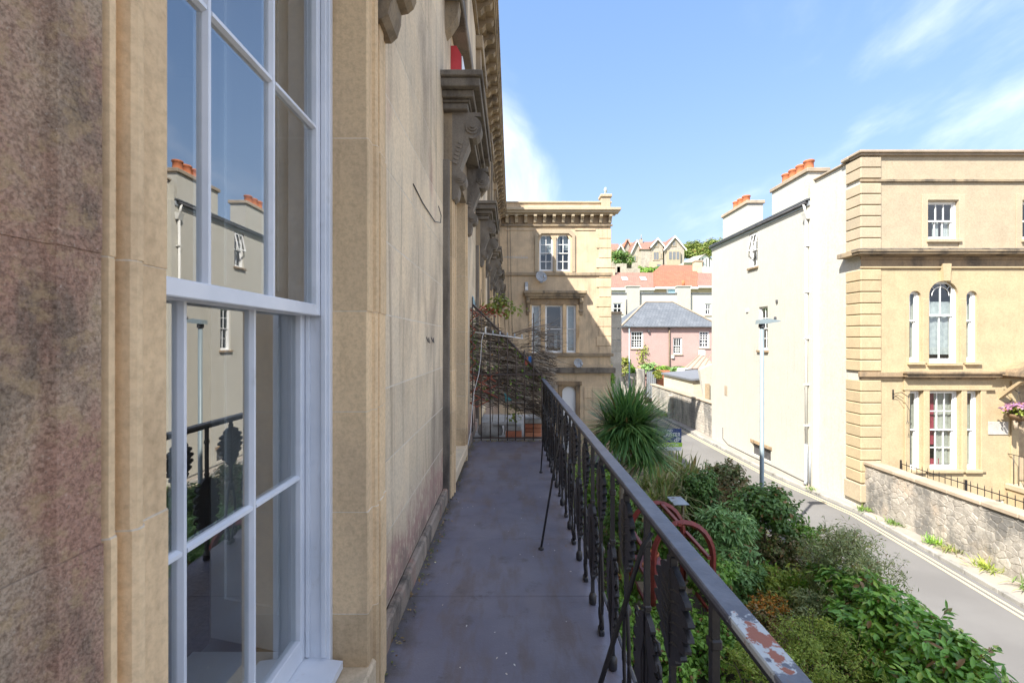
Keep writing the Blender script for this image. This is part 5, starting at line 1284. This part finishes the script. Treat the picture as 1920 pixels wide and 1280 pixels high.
# long cream building behind
Y = 56.0; cu = lambda px: PX(px, Y); cv = lambda py: PZ(py, Y)
LR = thing('cream_range', 'long cream building with square chimney breasts behind the pink cottage', 'building', (15, Y, RZ))
ch = [(cu(1149),cu(1167),cv(588),cv(568)), (cu(1322),cu(1334),cv(591),cv(569))]
put('wall', wall_mesh(cu(1140),cu(1350),RZ,cv(551),ch,.15,6), 'render_cream', LR, FNY(Y))
for h in ch: sash(LR, FNY(Y), *h, .1, 2, 1, 1, fw=.09, bw=.07, sill='coping')
put('capping', MB().box(cu(1140),cu(1350),Y-.1,Y+.4,cv(551),cv(549)), 'roof_slate', LR)
for (a, b, zt) in ((1175,1198,538),(1269,1293,538)): 
    s_ = put('chimney_breast', MB().box(cu(a),cu(b),Y-.35,Y+.6,cv(600),cv(zt)), 'render_white', LR); put('cap', MB().box(cu(a)-.1,cu(b)+.1,Y-.45,Y+.7,cv(zt),cv(zt-2)), 'render_white', sub=s_)
put('pipe', MB().tube([(cu(1174),Y-.2,cv(562)),(cu(1174),Y-.2,cv(592))], .09, 6), 'lead_dark', LR)
put('chimney_pot', MB().lathe([(.2,0),(.2,.7)], (cu(1282),Y+.1,cv(536)), 10), 'terracotta', LR)
# terraced houses with tiled roofs
def rowhouse(label, pa, pb, pye, pyr, Y, roofm, wallm, sky_px=()):
    cu = lambda px, Y=Y: PX(px, Y); g = 1.0
    t = thing('tiled_house', label, 'house', (cu((pa+pb)/2), Y, 0), 'houses with tiled roofs on the slope')
    ze = PZ(pye, Y); zr = PZ(pyr, Y+5)
    put('wall', MB().box(cu(pa),cu(pb),Y,Y+9,-3,ze), wallm, t)
    m = MB(); m.add([(cu(pa)-.1,Y-.4,ze),(cu(pb)+.1,Y-.4,ze),(PX(pb,Y+5),Y+5,zr),(PX(pa,Y+5),Y+5,zr),(cu(pa),Y+10,ze),(cu(pb),Y+10,ze)], [(0,1,2,3),(3,2,5,4),(0,3,4),(1,5,2)]); put('roof', m, roofm, t)
    put('fascia', MB().box(cu(pa),cu(pb),Y-.45,Y-.3,ze-.3,ze-.02), 'white_far', t)
    for px in sky_px:
        f_ = .55; yy = Y-.4+5.4*f_; zc = ze+(zr-ze)*f_
        put('rooflight', MB().prism([(yy-.5,zc-.5*(zr-ze)/5.4+.06),(yy+.5,zc+.5*(zr-ze)/5.4+.06),(yy+.5,zc+.5*(zr-ze)/5.4+.15),(yy-.5,zc-.5*(zr-ze)/5.4+.15)], PX(px-5,yy), PX(px+5,yy)), 'sky_paint', t)
    return t, ze, zr
rowhouse('row house with faded brown tile roof and two rooflights', 1140, 1226, 540, 511, 66, 'roof_brown', 'render_cream', (1171,1206))
t, ze, zr = rowhouse('row house with fresh red tile roof in the middle of the slope', 1226.5, 1307, 538, 508, 66, 'roof_red', 'bath', ())
put('window', MB().box(PX(1253,65.9),PX(1266,65.9),65.85,65.99,PZ(550,66),PZ(543,66)), 'sky_paint', t); put('window_frame', MB().box(PX(1250,65.9),PX(1269,65.9),65.9,65.995,PZ(551,66),PZ(542,66)), 'white_far', t)
rowhouse('row house with dull brown roof next to the cream gable', 1307.5, 1345, 536, 511, 66, 'roof_brown', 'bath', ())
rowhouse('higher house with long red tile roof above the row', 1240, 1304, 510, 497, 78, 'roof_red', 'render_cream', ())
t = thing('square_chimney', 'tan square chimney stack at the right end of the red roofs', 'chimney', (PX(1313,74), 74, 8)); put('stack', MB().box(PX(1304,74),PX(1317,74),74,75.2,6,PZ(490,74)), 'ashlar_far', t); put('cap', MB().box(PX(1303,74),PX(1318,74),73.9,75.3,PZ(490,74),PZ(488,74)), 'coping', t)
t = thing('square_chimney', 'brown chimney stack next to the pavilion edge on the slope', 'chimney', (PX(1148,70), 70, 6)); put('stack', MB().box(PX(1141,70),PX(1153,70),70,71.2,4,PZ(502,70)), 'ashlar_far', t); put('cap', MB().box(PX(1140,70),PX(1154,70),69.9,71.3,PZ(502,70),PZ(500,70)), 'coping', t)
t = thing('hillside_wall', 'stepped grey retaining wall below the gothic villa', 'wall', (PX(1170,95), 95, 10))
for (a, b, zt) in ((1150,1163,500),(1157,1175,494),(1175,1200,503)): put('wall_step', MB().box(PX(a,95),PX(b,95),95,96,5,PZ(zt,95)), 'villa_stone', t)
# gothic villa on the hill
def gable(t, x0, x1, y, yb, ze, zp, wallm, roofm, barge=True):
    xc = (x0+x1)/2
    put('gable_wall', MB().prism([(x0,8),(x1,8),(x1,ze),(xc,zp-.15),(x0,ze)][::-1], y, y+.4, 'y'), wallm, t)
    m = MB(); o = .45
    for s_, xe in ((-1,x0),(1,x1)):
        m.add([(xc,y-o,zp),(xc,yb,zp),(xe+s_*o,yb,ze-o*.9),(xe+s_*o,y-o,ze-o*.9)], [(0,1,2,3)])
    put('gable_roof', m, roofm, t)
    if barge:
        for s_, xe in ((-1,x0),(1,x1)):
            put('bargeboard', MB().prism([(xc,zp),(xe+s_*o,ze-o*.9),(xe+s_*o,ze-o*.9-.42),(xc,zp-.5)][::s_], y-o-.08, y-o, 'y'), 'white_far', t)
Y = 112.0; cu = lambda px: PX(px, Y); cv = lambda py: PZ(py, Y)
VR = thing('gothic_villa', 'grey stone gothic villa with twin white-edged gables and red tile roof on the hill', 'house', (cu(1237), Y, cv(508)))
put('body', MB().box(cu(1203),cu(1277),Y+.5,Y+9,8,cv(466)), 'villa_stone', VR)
m = MB(); m.add([(cu(1201),Y+.2,cv(467)),(cu(1280),Y+.2,cv(467)),(cu(1270),Y+5,cv(445)),(cu(1207),Y+5,cv(445)),(cu(1201),Y+9.5,cv(467)),(cu(1280),Y+9.5,cv(467))], [(0,1,2,3),(3,2,5,4),(0,3,4),(1,5,2)]); put('roof', m, 'roof_brown', VR)
gable(VR, cu(1222), cu(1243), Y, Y+5, cv(460), cv(446), 'villa_stone', 'roof_brown'); gable(VR, cu(1245), cu(1281), Y-.6, Y+5, cv(466), cv(443), 'villa_stone', 'roof_brown')
gable(VR, cu(1188), cu(1206), Y+1.5, Y+7, cv(470), cv(447), 'villa_stone', 'roof_brown')
for (a, b, c_, d_, yy) in ((1225,1235,487,473,Y-.02),(1253,1260,486,473,Y-.62),(1261,1268,486,473,Y-.62),(1228,1233,462,454,Y-.02),(1259,1265,462,454,Y-.62),(1228,1236,505,495,Y-.02),(1190,1196,487,478,Y+1.48),(1238,1241,484,476,Y-.02)):
    put('window', MB().box(cu(a)-.2,cu(b)+.2,yy-.1,yy+.02,cv(c_)-.2,cv(d_)+.2,.03), 'bath_top', VR)
    put('window_pane', MB().box(cu(a)+.06,(cu(a)+cu(b))/2-.05,yy-.13,yy-.1,cv(c_),cv(d_)).box((cu(a)+cu(b))/2+.05,cu(b)-.06,yy-.13,yy-.1,cv(c_),cv(d_)), 'felt', VR)
put('bay', MB().box(cu(1217),cu(1238),Y-1.2,Y,8,cv(492)), 'bath_top', VR); put('bay_window', MB().box(cu(1229),cu(1236),Y-1.25,Y-1.2,cv(506),cv(497)), 'felt', VR); put('bay', MB().box(cu(1249),cu(1272),Y-1.3,Y-.6,8,cv(471)), 'bath_top', VR)
for k in range(3): put('bay_pane', MB().box(cu(1251+7*k),cu(1256+7*k),Y-1.35,Y-1.3,cv(488),cv(474)), 'felt', VR)
for px in (1208, 1279): put('chimney_stack', MB().box(cu(px),cu(px+6),Y+4,Y+5,cv(460),cv(441)), 'villa_stone', VR)
put('finial', MB().lathe([(.15,0),(.05,.3),(.12,.5),(.02,1.2)], (cu(1211),Y+4,cv(441)), 8), 'villa_stone', VR)
t = thing('orange_roof_house', 'stone house with bright orange roof left of the gothic villa', 'house', (cu(1185), Y+8, cv(500)))
gable(t, PX(1168,120), PX(1184,120), 120, 128, PZ(470,120), PZ(450,120), 'villa_stone', 'roof_orange', False); put('body', MB().box(PX(1180,121),PX(1200,121),121,128,8,PZ(472,121)), 'villa_stone', t)
m = MB(); m.add([(PX(1178,120.5),120.5,PZ(473,120.5)),(PX(1199,120.5),120.5,PZ(473,120.5)),(PX(1199,124),124,PZ(455,124)),(PX(1178,124),124,PZ(455,124))], [(0,1,2,3)]); put('roof', m, 'roof_orange', t)
put('chimney_stack', MB().box(PX(1174,121),PX(1181,121),121,122,18,PZ(448,121)), 'villa_stone', t)
t = thing('brown_roof_house', 'house with brown roof and white-edged gable beside the pavilion', 'house', (PX(1152,118), 118, 17))
put('body', MB().box(PX(1125,118),PX(1166,118),118,126,8,PZ(472,118)), 'villa_stone', t); m = MB(); m.add([(PX(1125,117),117.5,PZ(473,118)),(PX(1160,117),117.5,PZ(473,118)),(PX(1160,122),122,PZ(457,122)),(PX(1125,122),122,PZ(457,122))], [(0,1,2,3)]); put('roof', m, 'roof_brown', t)
gable(t, PX(1155,117), PX(1171,117), 117, 122, PZ(474,117), PZ(458,117), 'villa_stone', 'roof_brown')
t = thing('timbered_house', 'house with grey roof and black timbered white gable at the right of the hill', 'house', (PX(1315,100), 100, 17))
gable(t, PX(1308,100), PX(1335,100), 100, 106, PZ(486,100), PZ(476,100), 'white_far', 'villa_stone', False)
for i in range(4): put('timber', MB().box(PX(1311+6*i,100),PX(1312.5+6*i,100),99.9,100,PZ(500,100),PZ(484,100)), 'timber_black', t)
m = MB(); m.add([(PX(1280,99),99.5,PZ(492,99)),(PX(1322,99),99.5,PZ(490,99)),(PX(1322,104),104,PZ(477,104)),(PX(1300,104),104,PZ(481,104))], [(0,1,2,3)]); put('roof', m, 'villa_stone', t); put('body', MB().box(PX(1282,100),PX(1330,100),100.2,106,8,PZ(492,100)), 'render_cream', t)
# hill trees
def hilltree(label, px, py, Y, rx, rz, n, mat='leaf_wood', L=.9):
    c = (PX(px,Y), Y, PZ(py,Y)); g = c[2]-rz*1.25
    return shrub('hill_tree', label, 'tree', c, (rx, rx*.8, rz), n, L, L*.75, mat, 40, .28, .3, ground=g, trunk=.3, stems=6, group='trees on the hill')
hilltree('round dark green tree below the brown roofed house on the hill', 1164, 487, 100, 2.4, 1.9, 2600, 'leaf_dark', .34)
for i, (px, py, Y, r, lb) in enumerate(((1288,470,135,3.0,'tree just right of the villa gable on the skyline'),(1302,466,150,3.6,'tallest skyline tree between the villa and the cream gable'),(1314,472,140,3.2,'skyline tree above the timbered house'),(1326,468,155,4,'skyline tree touching the cream gable'),(1340,464,150,4,'skyline tree half hidden behind the cream gable'),(1296,478,125,2.6,'low tree beside the villa wall'),(1316,480,122,2.4,'small tree over the timbered house ridge'))):
    hilltree(lb, px, py, Y, r, r*.62, 1500, 'leaf_wood', .55)
for i, (px, py, Y, r, lb, mt) in enumerate(((1208,508,108,1.6,'bush at the left foot of the villa','leaf_mid'),(1222,507,106,1.5,'bush beside the villa bay','leaf_mid'),(1240,508,105,1.6,'bush behind the red roof below the villa','leaf_dark'))):
    shrub('hillside_bush', lb, 'bush', (PX(px,Y),Y,PZ(py,Y)), (r,r*.8,r*.6), 700, .3,.22, mt, 20, ground=PZ(py,Y)-r*.6)
# plants in front of the pink cottage
for (px, py, Y, rx, rz, mt, lb) in ((1172,690,40.5,.7,.9,'leaf_yellow','yellow green shrub at the left corner of the pink cottage'),(1186,694,41.7,.5,.5,'leaf_mid','green shrub behind the far garden wall'),(1218,692,42,.8,.5,'leaf_blue','leafy shrub under the small cottage window'),(1242,694,42,1.0,.45,'leaf_mid','dark green hedge plant along the cottage wall'),(1262,697,41.8,1.0,.5,'leaf_blue','grey green bush before the cottage downpipe'),(1281,697,41.8,.8,.5,'leaf_olive','pale bush beside the conservatory'),(1234,704,40.2,.4,.35,'leaf_yellow','small yellow bush on the far brick pier')):
    shrub('cottage_shrub', lb, 'shrub', (PX(px,Y),Y,PZ(py,Y)), (rx,rx*.6,rz), 700, .2,.14, mt, 22, ground=PZ(py,Y)-rz*1.3, group='plants before the pink cottage')
m = MB(); t = thing('wall_vine', 'thin vine climbing the pink wall beside the left cottage window', 'vine', (PX(1205,42.9), 42.9, RZ))
pts = [(PX(1212,42.9),42.9,PZ(690,42.9)),(PX(1203,42.9),42.88,PZ(678,42.9)),(PX(1205,42.9),42.9,PZ(664,42.9)),(PX(1208,42.9),42.9,PZ(658,42.9))]; put('stem', MB().tube(pts,.03,5),'bark',t)
P0 = np.array(pts); p = np.repeat(P0, 45, 0)+RNG.normal(size=(180,3))*np.array([.25,.06,.3]); V, f = leaves(p, RNG.normal(size=(180,3))+np.array([0,-1,.3]), RNG.normal(size=(180,3)), .16, .12); put('foliage', npmesh('foliage', V, f), 'leaf_light', t)
t = strap('verge_weed', 'green weeds at the foot of the dark garden wall', 'weed', (11.5, 34.5, RZ+.1), 160, .5, .05, 'leaf_mid', .5, .5, (20,85))

# ================================================================== GARDEN
# cordyline
CX, CY = 2.30, 9.0
t = thing('cabbage_palm', 'spiky cabbage palm with two heads of long green sword leaves', 'palm', (CX-.1, CY, GZ))
for (c, n, L, el) in (((CX-.02,CY,-.14),1100,.92,(-35,80)), ((CX+.34,CY-.1,-.66),420,.66,(-45,60)), ((CX+.12,CY-.1,-.2),380,.86,(-30,45)), ((CX-.26,CY-.05,-.2),380,.82,(-40,50))):
    V, f = straps(c, n, L, .036, .07, .17, el, 5, .15); put('crown', npmesh('crown', V, f), 'leaf_palm', t)
m = MB(); m.tube([(CX-.10,CY,GZ),(CX-.12,CY,-2.4),(CX-.1,CY,-1.2),(CX-.02,CY,-.1)], [.09,.075,.07,.075], 10); m.tube([(CX-.1,CY,-1.3),(CX+.15,CY-.05,-1.0),(CX+.32,CY-.1,-.65)], [.06,.055,.06], 8)
put('trunk', m, 'trunk_pale', t)
p, nr, dr, cc = cloud((CX,CY,-.45), (.22,.22,.3), 200, 12, .5, .2); V, f = leaves(p, nr, np.tile([0,0,-1.],(200,1))+RNG.normal(size=(200,3))*.3, .4, .03, 'diamond'); put('dead_leaves', npmesh('dead_leaves', V, f), 'leaf_brown', t)
# sale board
Y = 12.2; t = thing('sale_board', 'blue and lime green sale board on a post rising behind the palm', 'sign', (PX(1247,Y), Y, GZ))
x0, x1 = PX(1222,Y), PX(1277.5,Y); zt, zb, zg = PZ(803,Y), PZ(829,Y), PZ(837,Y)
put('post', MB().box(x0-.03,x0+.03,Y+.01,Y+.07,GZ,zt+.1,.005), 'wood_pale', t)
put('panel', MB().box(x0,x1,Y-.012,Y,zb,zt,.003), 'sign_blue', t); put('strip', MB().box(x0,x1+.02,Y-.014,Y+.002,zg,zb-.004,.003), 'sign_green', t)
put('lower_panel', MB().box(x0,x1,Y-.012,Y,zg-.1,zg-.004,.003), 'sign_white', t)
def text(body, size, x, z, mat, align='RIGHT', sx=1.0):
    c = bpy.data.curves.new('t', 'FONT'); c.body = body; c.size = size; c.align_x = align; c.extrude = .001
    o = bpy.data.objects.new('t', c); COL.objects.link(o); dg = bpy.context.evaluated_depsgraph_get(); me = bpy.data.meshes.new_from_object(o.evaluated_get(dg)); bpy.data.objects.remove(o); me.materials.clear()
    put('lettering', me, mat, t, Matrix.Translation((x, Y-.016, z)) @ Matrix.Rotation(R(90),4,'X') @ Matrix.Diagonal((sx,1,1,1)))
H = zt-zb
text('DAVID', H*.26, x1-.24, zt-H*.24, 'sign_white'); text('PLAISTER', H*.42, x1-.03, zt-H*.58, 'sign_white', sx=.82); text('dP', H*.46, x1-.03, zb+H*.04, 'sign_white'); text('BY AUCTION', (zb-zg)*.75, x1-.08, zg+.025, 'sign_white')
# red arbour
t = thing('garden_arbour', 'dark red painted wooden arbour with two arched frames standing in the garden', 'arbour', (2.65, 7.9, GZ))
def archframe(o, y, x0, x1, zs, zt):
    cx, rx = (x0+x1)/2, (x1-x0)/2
    pts = [(x0,y,GZ)] + [(cx-rx*math.cos(math.pi*i/12), y, zs+(zt-zs)*math.sin(math.pi*i/12)) for i in range(13)] + [(x1,y,GZ)]
    m = MB(); m.tube(pts, .05, 4); put('arch_frame', m, 'arbour_red', t)
xa, xb = 2.27, 3.24
for (yy, dx) in ((8.35, -.1), (7.45, .05)):
    archframe(t, yy, xa+dx, xb+dx, GZ+1.38, GZ+1.94)
for z, xx in ((GZ+1.92,2.76),(GZ+1.38,xa),(GZ+1.38,xb)): put('rail', MB().box(xx-.06,xx+.0,7.4,8.4,z-.03,z+.03,.005), 'arbour_red', t)
for z in (GZ+.5, GZ+.95):
    for xx in (xa, xb): put('rail', MB().box(xx-.04,xx+.0,7.45,8.35,z-.03,z+.03,.005), 'arbour_red', t)
put('shelf', MB().box(xa-.05,xa+.42,7.45,8.35,GZ+.96,GZ+.99,.004), 'arbour_red', t); put('shelf', MB().box(xa,xb,7.95,8.3,GZ+.5,GZ+.53,.004), 'wood_pale', t)
for (x, yy, z, lb) in ((2.3,7.62,GZ+.99,'orange terracotta pot on the arbour shelf nearest the railing'),(2.48,8.05,GZ+.99,'orange terracotta pot at the back of the arbour shelf'),(1.95,8.6,GZ+.3,'terracotta pot on the ground left of the arbour')):
    tp = thing('flower_pot', lb, 'flower pot', (x,yy,z), 'terracotta pots by the arbour'); put('pot', MB().lathe([(.07,0),(.1,.14),(.12,.14),(.12,.18),(.105,.18),(.09,.12),(.02,.12)], (x,yy,z), 16), 'terracotta', tp); put('compost', MB().lathe([(.09,.145),(.0,.15)], (x,yy,z), 12), 'soil', tp)
for i, (a, b) in enumerate((((2.72,7.6,GZ+.02),(2.62,7.7,GZ+.75)),((2.5,7.4,GZ+.05),(2.85,7.9,GZ+.55)))):
    tag(put('garden_cane', MB().tube([a,b],.012,6), 'wood_pale'), ('upright pale cane inside the arbour','slanting pale cane inside the arbour')[i], 'cane')
for i in range(9):
    x, yy = 2.25+random.random()*.8, 7.0+.65*(i%3)+random.random()*.2
    m = MB(); r_ = (.08,.16,.13)[i//3]; fl = (1,1,.45)[i//3]; m.lathe([(r_*.2,0),(r_,.02),(r_*.9,r_*.5*fl),(r_*.3,r_*.8*fl)], (0,0,0), 7)
    tag(put('garden_stone', m, 'concrete', M=Matrix.Translation((x,yy,GZ)) @ Matrix.Rotation(random.random()*6,4,'Z') @ Matrix.Diagonal((1,.7,1,1))), ('%s grey garden stone lying %s the arbour' % (('small','large','flat')[i//3], ('beneath the near arch of','between the posts of','beside the far arch of')[i%3])), 'stone', 'stones under the arbour')
# wheelie bins near the pavilion door
for i, (x, y) in enumerate(((2.75, 14.9), (3.4, 15.1))):
    t = thing('wheelie_bin', ('dark wheelie bin nearer the terrace, seen between the balusters','dark wheelie bin farther from the terrace, seen between the balusters')[i], 'bin', (x,y,GZ), 'wheelie bins behind the palm')
    put('body', MB().add([(x-.22,y-.25,GZ+.05),(x+.22,y-.25,GZ+.05),(x+.22,y+.25,GZ+.05),(x-.22,y+.25,GZ+.05),(x-.29,y-.33,GZ+1),(x+.29,y-.33,GZ+1),(x+.29,y+.33,GZ+1),(x-.29,y+.33,GZ+1)],[(0,3,2,1),(4,5,6,7),(0,1,5,4),(1,2,6,5),(2,3,7,6),(3,0,4,7)]), 'bin_dark', t)
    put('lid', MB().prism([(y-.36,GZ+1.002),(y+.38,GZ+1.002),(y+.36,GZ+1.1),(y-.2,GZ+1.09),(y-.37,GZ+1.04)], x-.3, x+.3), 'bin_dark', t); put('handle', MB().tube([(x-.2,y+.42,GZ+1.03),(x+.2,y+.42,GZ+1.03)],.02,6), 'bin_dark', t)
    for s_ in (-1,1): put('wheel', MB().tube([(x+s_*.23-.03,y+.3,GZ+.1),(x+s_*.23+.03,y+.3,GZ+.1)],.1,12), 'lead_dark', t)
# shrubs: (name, label, px, py, Y, rx, ry, rz, n, L, W, mat, kw)
def gs(name, label, px, py, Y, r, n, L, W, mat, cat='shrub', **k):
    return shrub(name, label, cat, (PX(px,Y), Y, PZ(py,Y)), r, n, L, W, mat, **k)
for i, (px, py, Y, n, L, lb) in enumerate(((1262,905,12.4,170,1.15,'tall clump of yellow green strap leaves below the sale board'),(1295,915,12.8,130,1.0,'strap-leaved clump nearer the road beside the sale board'),(1238,925,11.2,150,1.0,'straw-tinted strap leaf clump right of the palm'),(1278,935,11.6,120,.9,'short strap leaf clump in front of the sale board'),(1225,950,10.4,120,.8,'strap leaf clump at the foot of the palm'))):
    strap('strap_leaf_clump', lb, 'plant', (PX(px,Y), Y, PZ(py,Y)-.15), int(n*2.2), L*1.2, .06, 'leaf_strap', .24, .7, (30,86), group='strap-leaved clumps by the sale board', seg=5)
    shrub('under_shrub', ('leafy undergrowth beneath the tallest strap leaf clump','leafy undergrowth below the strap leaves nearest the road','leafy undergrowth below the straw-tinted clump','leafy undergrowth below the short strap clump','leafy undergrowth at the palm foot')[i], 'shrub', (PX(px,Y),Y,PZ(py,Y)-.75), (.6,.5,.55), 1100, .10,.06, ('leaf_mid','leaf_light')[i%2], 26, group='undergrowth below the strap leaves')
gs('viburnum_bush', 'dense dark green bush between the strap leaves and the arbour', 1312, 935, 10.9, (.42,.42,.68), 2600, .085,.055,'leaf_dark', clumps=60)
gs('hydrangea_bush', 'green bush flecked with brown flower heads near the road edge', 1362, 915, 11.8, (.6,.5,.6), 2200, .09,.06,'leaf_purple', clumps=50)
gs('faded_bush', 'rust brown faded bush behind the standard tree', 1368, 955, 11.2, (.5,.45,.7), 1900, .12,.03,'leaf_brown', clumps=40)
gs('standard_tree', 'small round-headed standard tree with dark glossy crown', 1432, 962, 10.0, (.66,.62,.52), 3600, .10,.068,'leaf_dark', cat='tree', clumps=70, trunk=.04, stems=9, inner=.5, bark='wood_pale')
gs('ferny_shrub', 'blue green ferny shrub rising beside the arbour arch', 1360, 1010, 9.0, (.55,.5,.55), 2600, .13,.04,'leaf_blue', clumps=60, up=1.0, spread=.3)
gs('ferny_shrub', 'lower blue green ferny shrub under the standard tree', 1372, 1085, 8.6, (.5,.45,.45), 1800, .12,.04,'leaf_blue', clumps=40, up=1.0)
gs('tangled_bush', 'dark tangled bush with reddish stems behind the olive shrub', 1470, 1055, 9.4, (.6,.5,.55), 2400, .07,.045,'leaf_purple', clumps=50)
gs('road_bush', 'mixed green bush by the garden wall under the lamp post', 1425, 1040, 10.6, (.6,.5,.5), 1800, .08,.05,'leaf_light', clumps=40)
gs('olive_shrub', 'large grey green narrow-leaved shrub in front of the road', 1590, 1085, 7.7, (.84,.7,.78), 7000, .085,.02,'leaf_olive', clumps=130, spread=.2, kind='diamond', up=.2, flat=.6)
gs('olive_shrub', 'smaller grey green narrow-leaved shrub growing into the laurel hedge', 1545, 1160, 7.3, (.6,.5,.45), 2600, .08,.02,'leaf_olive', clumps=60, kind='diamond', up=.2, flat=.5)
shrub('laurel_hedge', 'big-leaved glossy laurel hedge along the garden edge by the road', 'hedge', (5.45,6.5,-2.92), (.66,1.7,.72), 8200, .135,.058,'leaf_laurel', 260, .14, .78, group=None, stems=14, shoots=10)
shrub('laurel_hedge', 'low laurel growth at the bottom right below the tall hedge', 'hedge', (5.2,5.2,-3.1), (.7,.8,.5), 1800, .14,.06,'leaf_laurel', 60, .18, .6)
gs('orange_shrub', 'low shrub with orange leaves in the middle of the garden', 1443, 1145, 7.5, (.30,.28,.2), 800, .05,.03,'leaf_orange', clumps=24, inner=.6)
gs('nandina_shrub', 'green shrub with tan seed heads under the orange leaves', 1440, 1190, 7.2, (.42,.4,.3), 1200, .07,.03,'leaf_brown', clumps=30)
gs('fine_leaved_shrub', 'soft light green fine-leaved shrub at the bottom of the garden', 1540, 1245, 6.3, (.75,.7,.55), 7000, .05,.02,'leaf_light', clumps=140, spread=.16, kind='diamond', flat=.5)
gs('fine_leaved_shrub', 'fine-leaved pale shrub next to the handrail end', 1440, 1270, 5.9, (.5,.5,.4), 3600, .05,.02,'leaf_light', clumps=80, spread=.16, kind='diamond', flat=.5)
gs('ivy_mound', 'mound of ivy leaves seen right of the near balusters', 1330, 1200, 6.9, (.62,.6,.35), 2600, .075,.055,'leaf_mid', clumps=60)
gs('ivy_mound', 'ivy mound seen between the nearest balusters', 1220, 1215, 6.7, (.65,.7,.35), 2600, .08,.06,'leaf_mid', clumps=60)
gs('ivy_mound', 'ivy mound close under the balcony edge', 1160, 1180, 7.2, (.45,.7,.35), 1500, .08,.06,'leaf_mid', clumps=40)
gs('shaded_bush', 'dark leafy bush behind the middle balusters left of the palm trunk', 1130, 955, 10.2, (.7,.6,.8), 2200, .10,.06,'leaf_mid', clumps=50)
gs('shaded_bush', 'bush left of the arbour behind the balusters', 1165, 1010, 9.2, (.4,.4,.6), 1300, .1,.06,'leaf_dark', clumps=30)
gs('verge_bush', 'loose green bush at the garden edge just behind the olive shrub', 1515, 1020, 9.6, (.5,.45,.4), 1500, .07,.045,'leaf_mid', clumps=34)
gs('verge_bush', 'straggly light green bush filling the gap left of the olive shrub', 1475, 1115, 8.3, (.5,.45,.4), 1500, .07,.04,'leaf_light', clumps=34)
gs('verge_bush', 'leafy green bush at the right foot of the red arbour', 1330, 1085, 8.0, (.4,.4,.4), 1200, .08,.05,'leaf_mid', clumps=30)
gs('lower_shrub', 'small dark shrub between the arbour and the orange shrub', 1385, 1130, 8.2, (.42,.4,.25), 900, .08,.05,'leaf_dark', clumps=24)
gs('lower_shrub', 'green shrub under the standard tree trunk', 1430, 1095, 9.0, (.4,.4,.3), 900, .09,.06,'leaf_mid', clumps=24)
strap('spiky_plant', 'clump of bright sword leaves at the foot of the palm trunk', 'plant', (PX(1180,8.3), 8.3, GZ+.1), 60, .75, .04, 'leaf_mid', .05, .3, (45,88))
# ground cover between the shrubs, nobody could count it
n = 22000; X = RNG.uniform(.7,6.1,n); Yy = RNG.uniform(4.2,19,n); dens = np.sin(X*2.3+Yy*.9)+np.sin(Yy*1.7-X)+RNG.normal(size=n)*.9
k = dens > -.25; X, Yy = X[k], Yy[k]; n = len(X)
p = np.stack([X, Yy, GZ+.05+RNG.random(n)*.14], 1); V, f = leaves(p, RNG.normal(size=(n,3))*.5+np.array([0,-.2,1.]), RNG.normal(size=(n,3)), RNG.uniform(.04,.11,n), .05, 'oval')
tag(put('ground_cover', npmesh('ground_cover', V, f), 'leaf_mid'), 'low green ground cover spreading over the garden soil', 'ground cover', kind='stuff')
t = thing('garden_post', 'short weathered wooden post among the faded bush', 'post', (PX(1342,11), 11, GZ)); put('post', MB().tube([(PX(1342,11),11,GZ),(PX(1342,11),11,PZ(922,11))],[.05,.045],8), 'bark', t); put('cap', MB().lathe([(.055,0),(.05,.03),(0,.04)], (PX(1342,11),11,PZ(922,11)), 8), 'terracotta', t)
t = thing('grey_board', 'pale grey flat board lying on the bushes beside the arbour', 'board', (PX(1268,10), 10, GZ)); put('board', MB().box(PX(1255,10),PX(1283,10),9.7,10.2,PZ(938,10),PZ(936,10),.004), 'metal_grey', t); put('leg', MB().box(PX(1258,10),PX(1261,10),9.9,10,GZ,PZ(938,10)), 'wood_pale', t); put('leg', MB().box(PX(1277,10),PX(1280,10),9.9,10,GZ,PZ(938,10)), 'wood_pale', t)
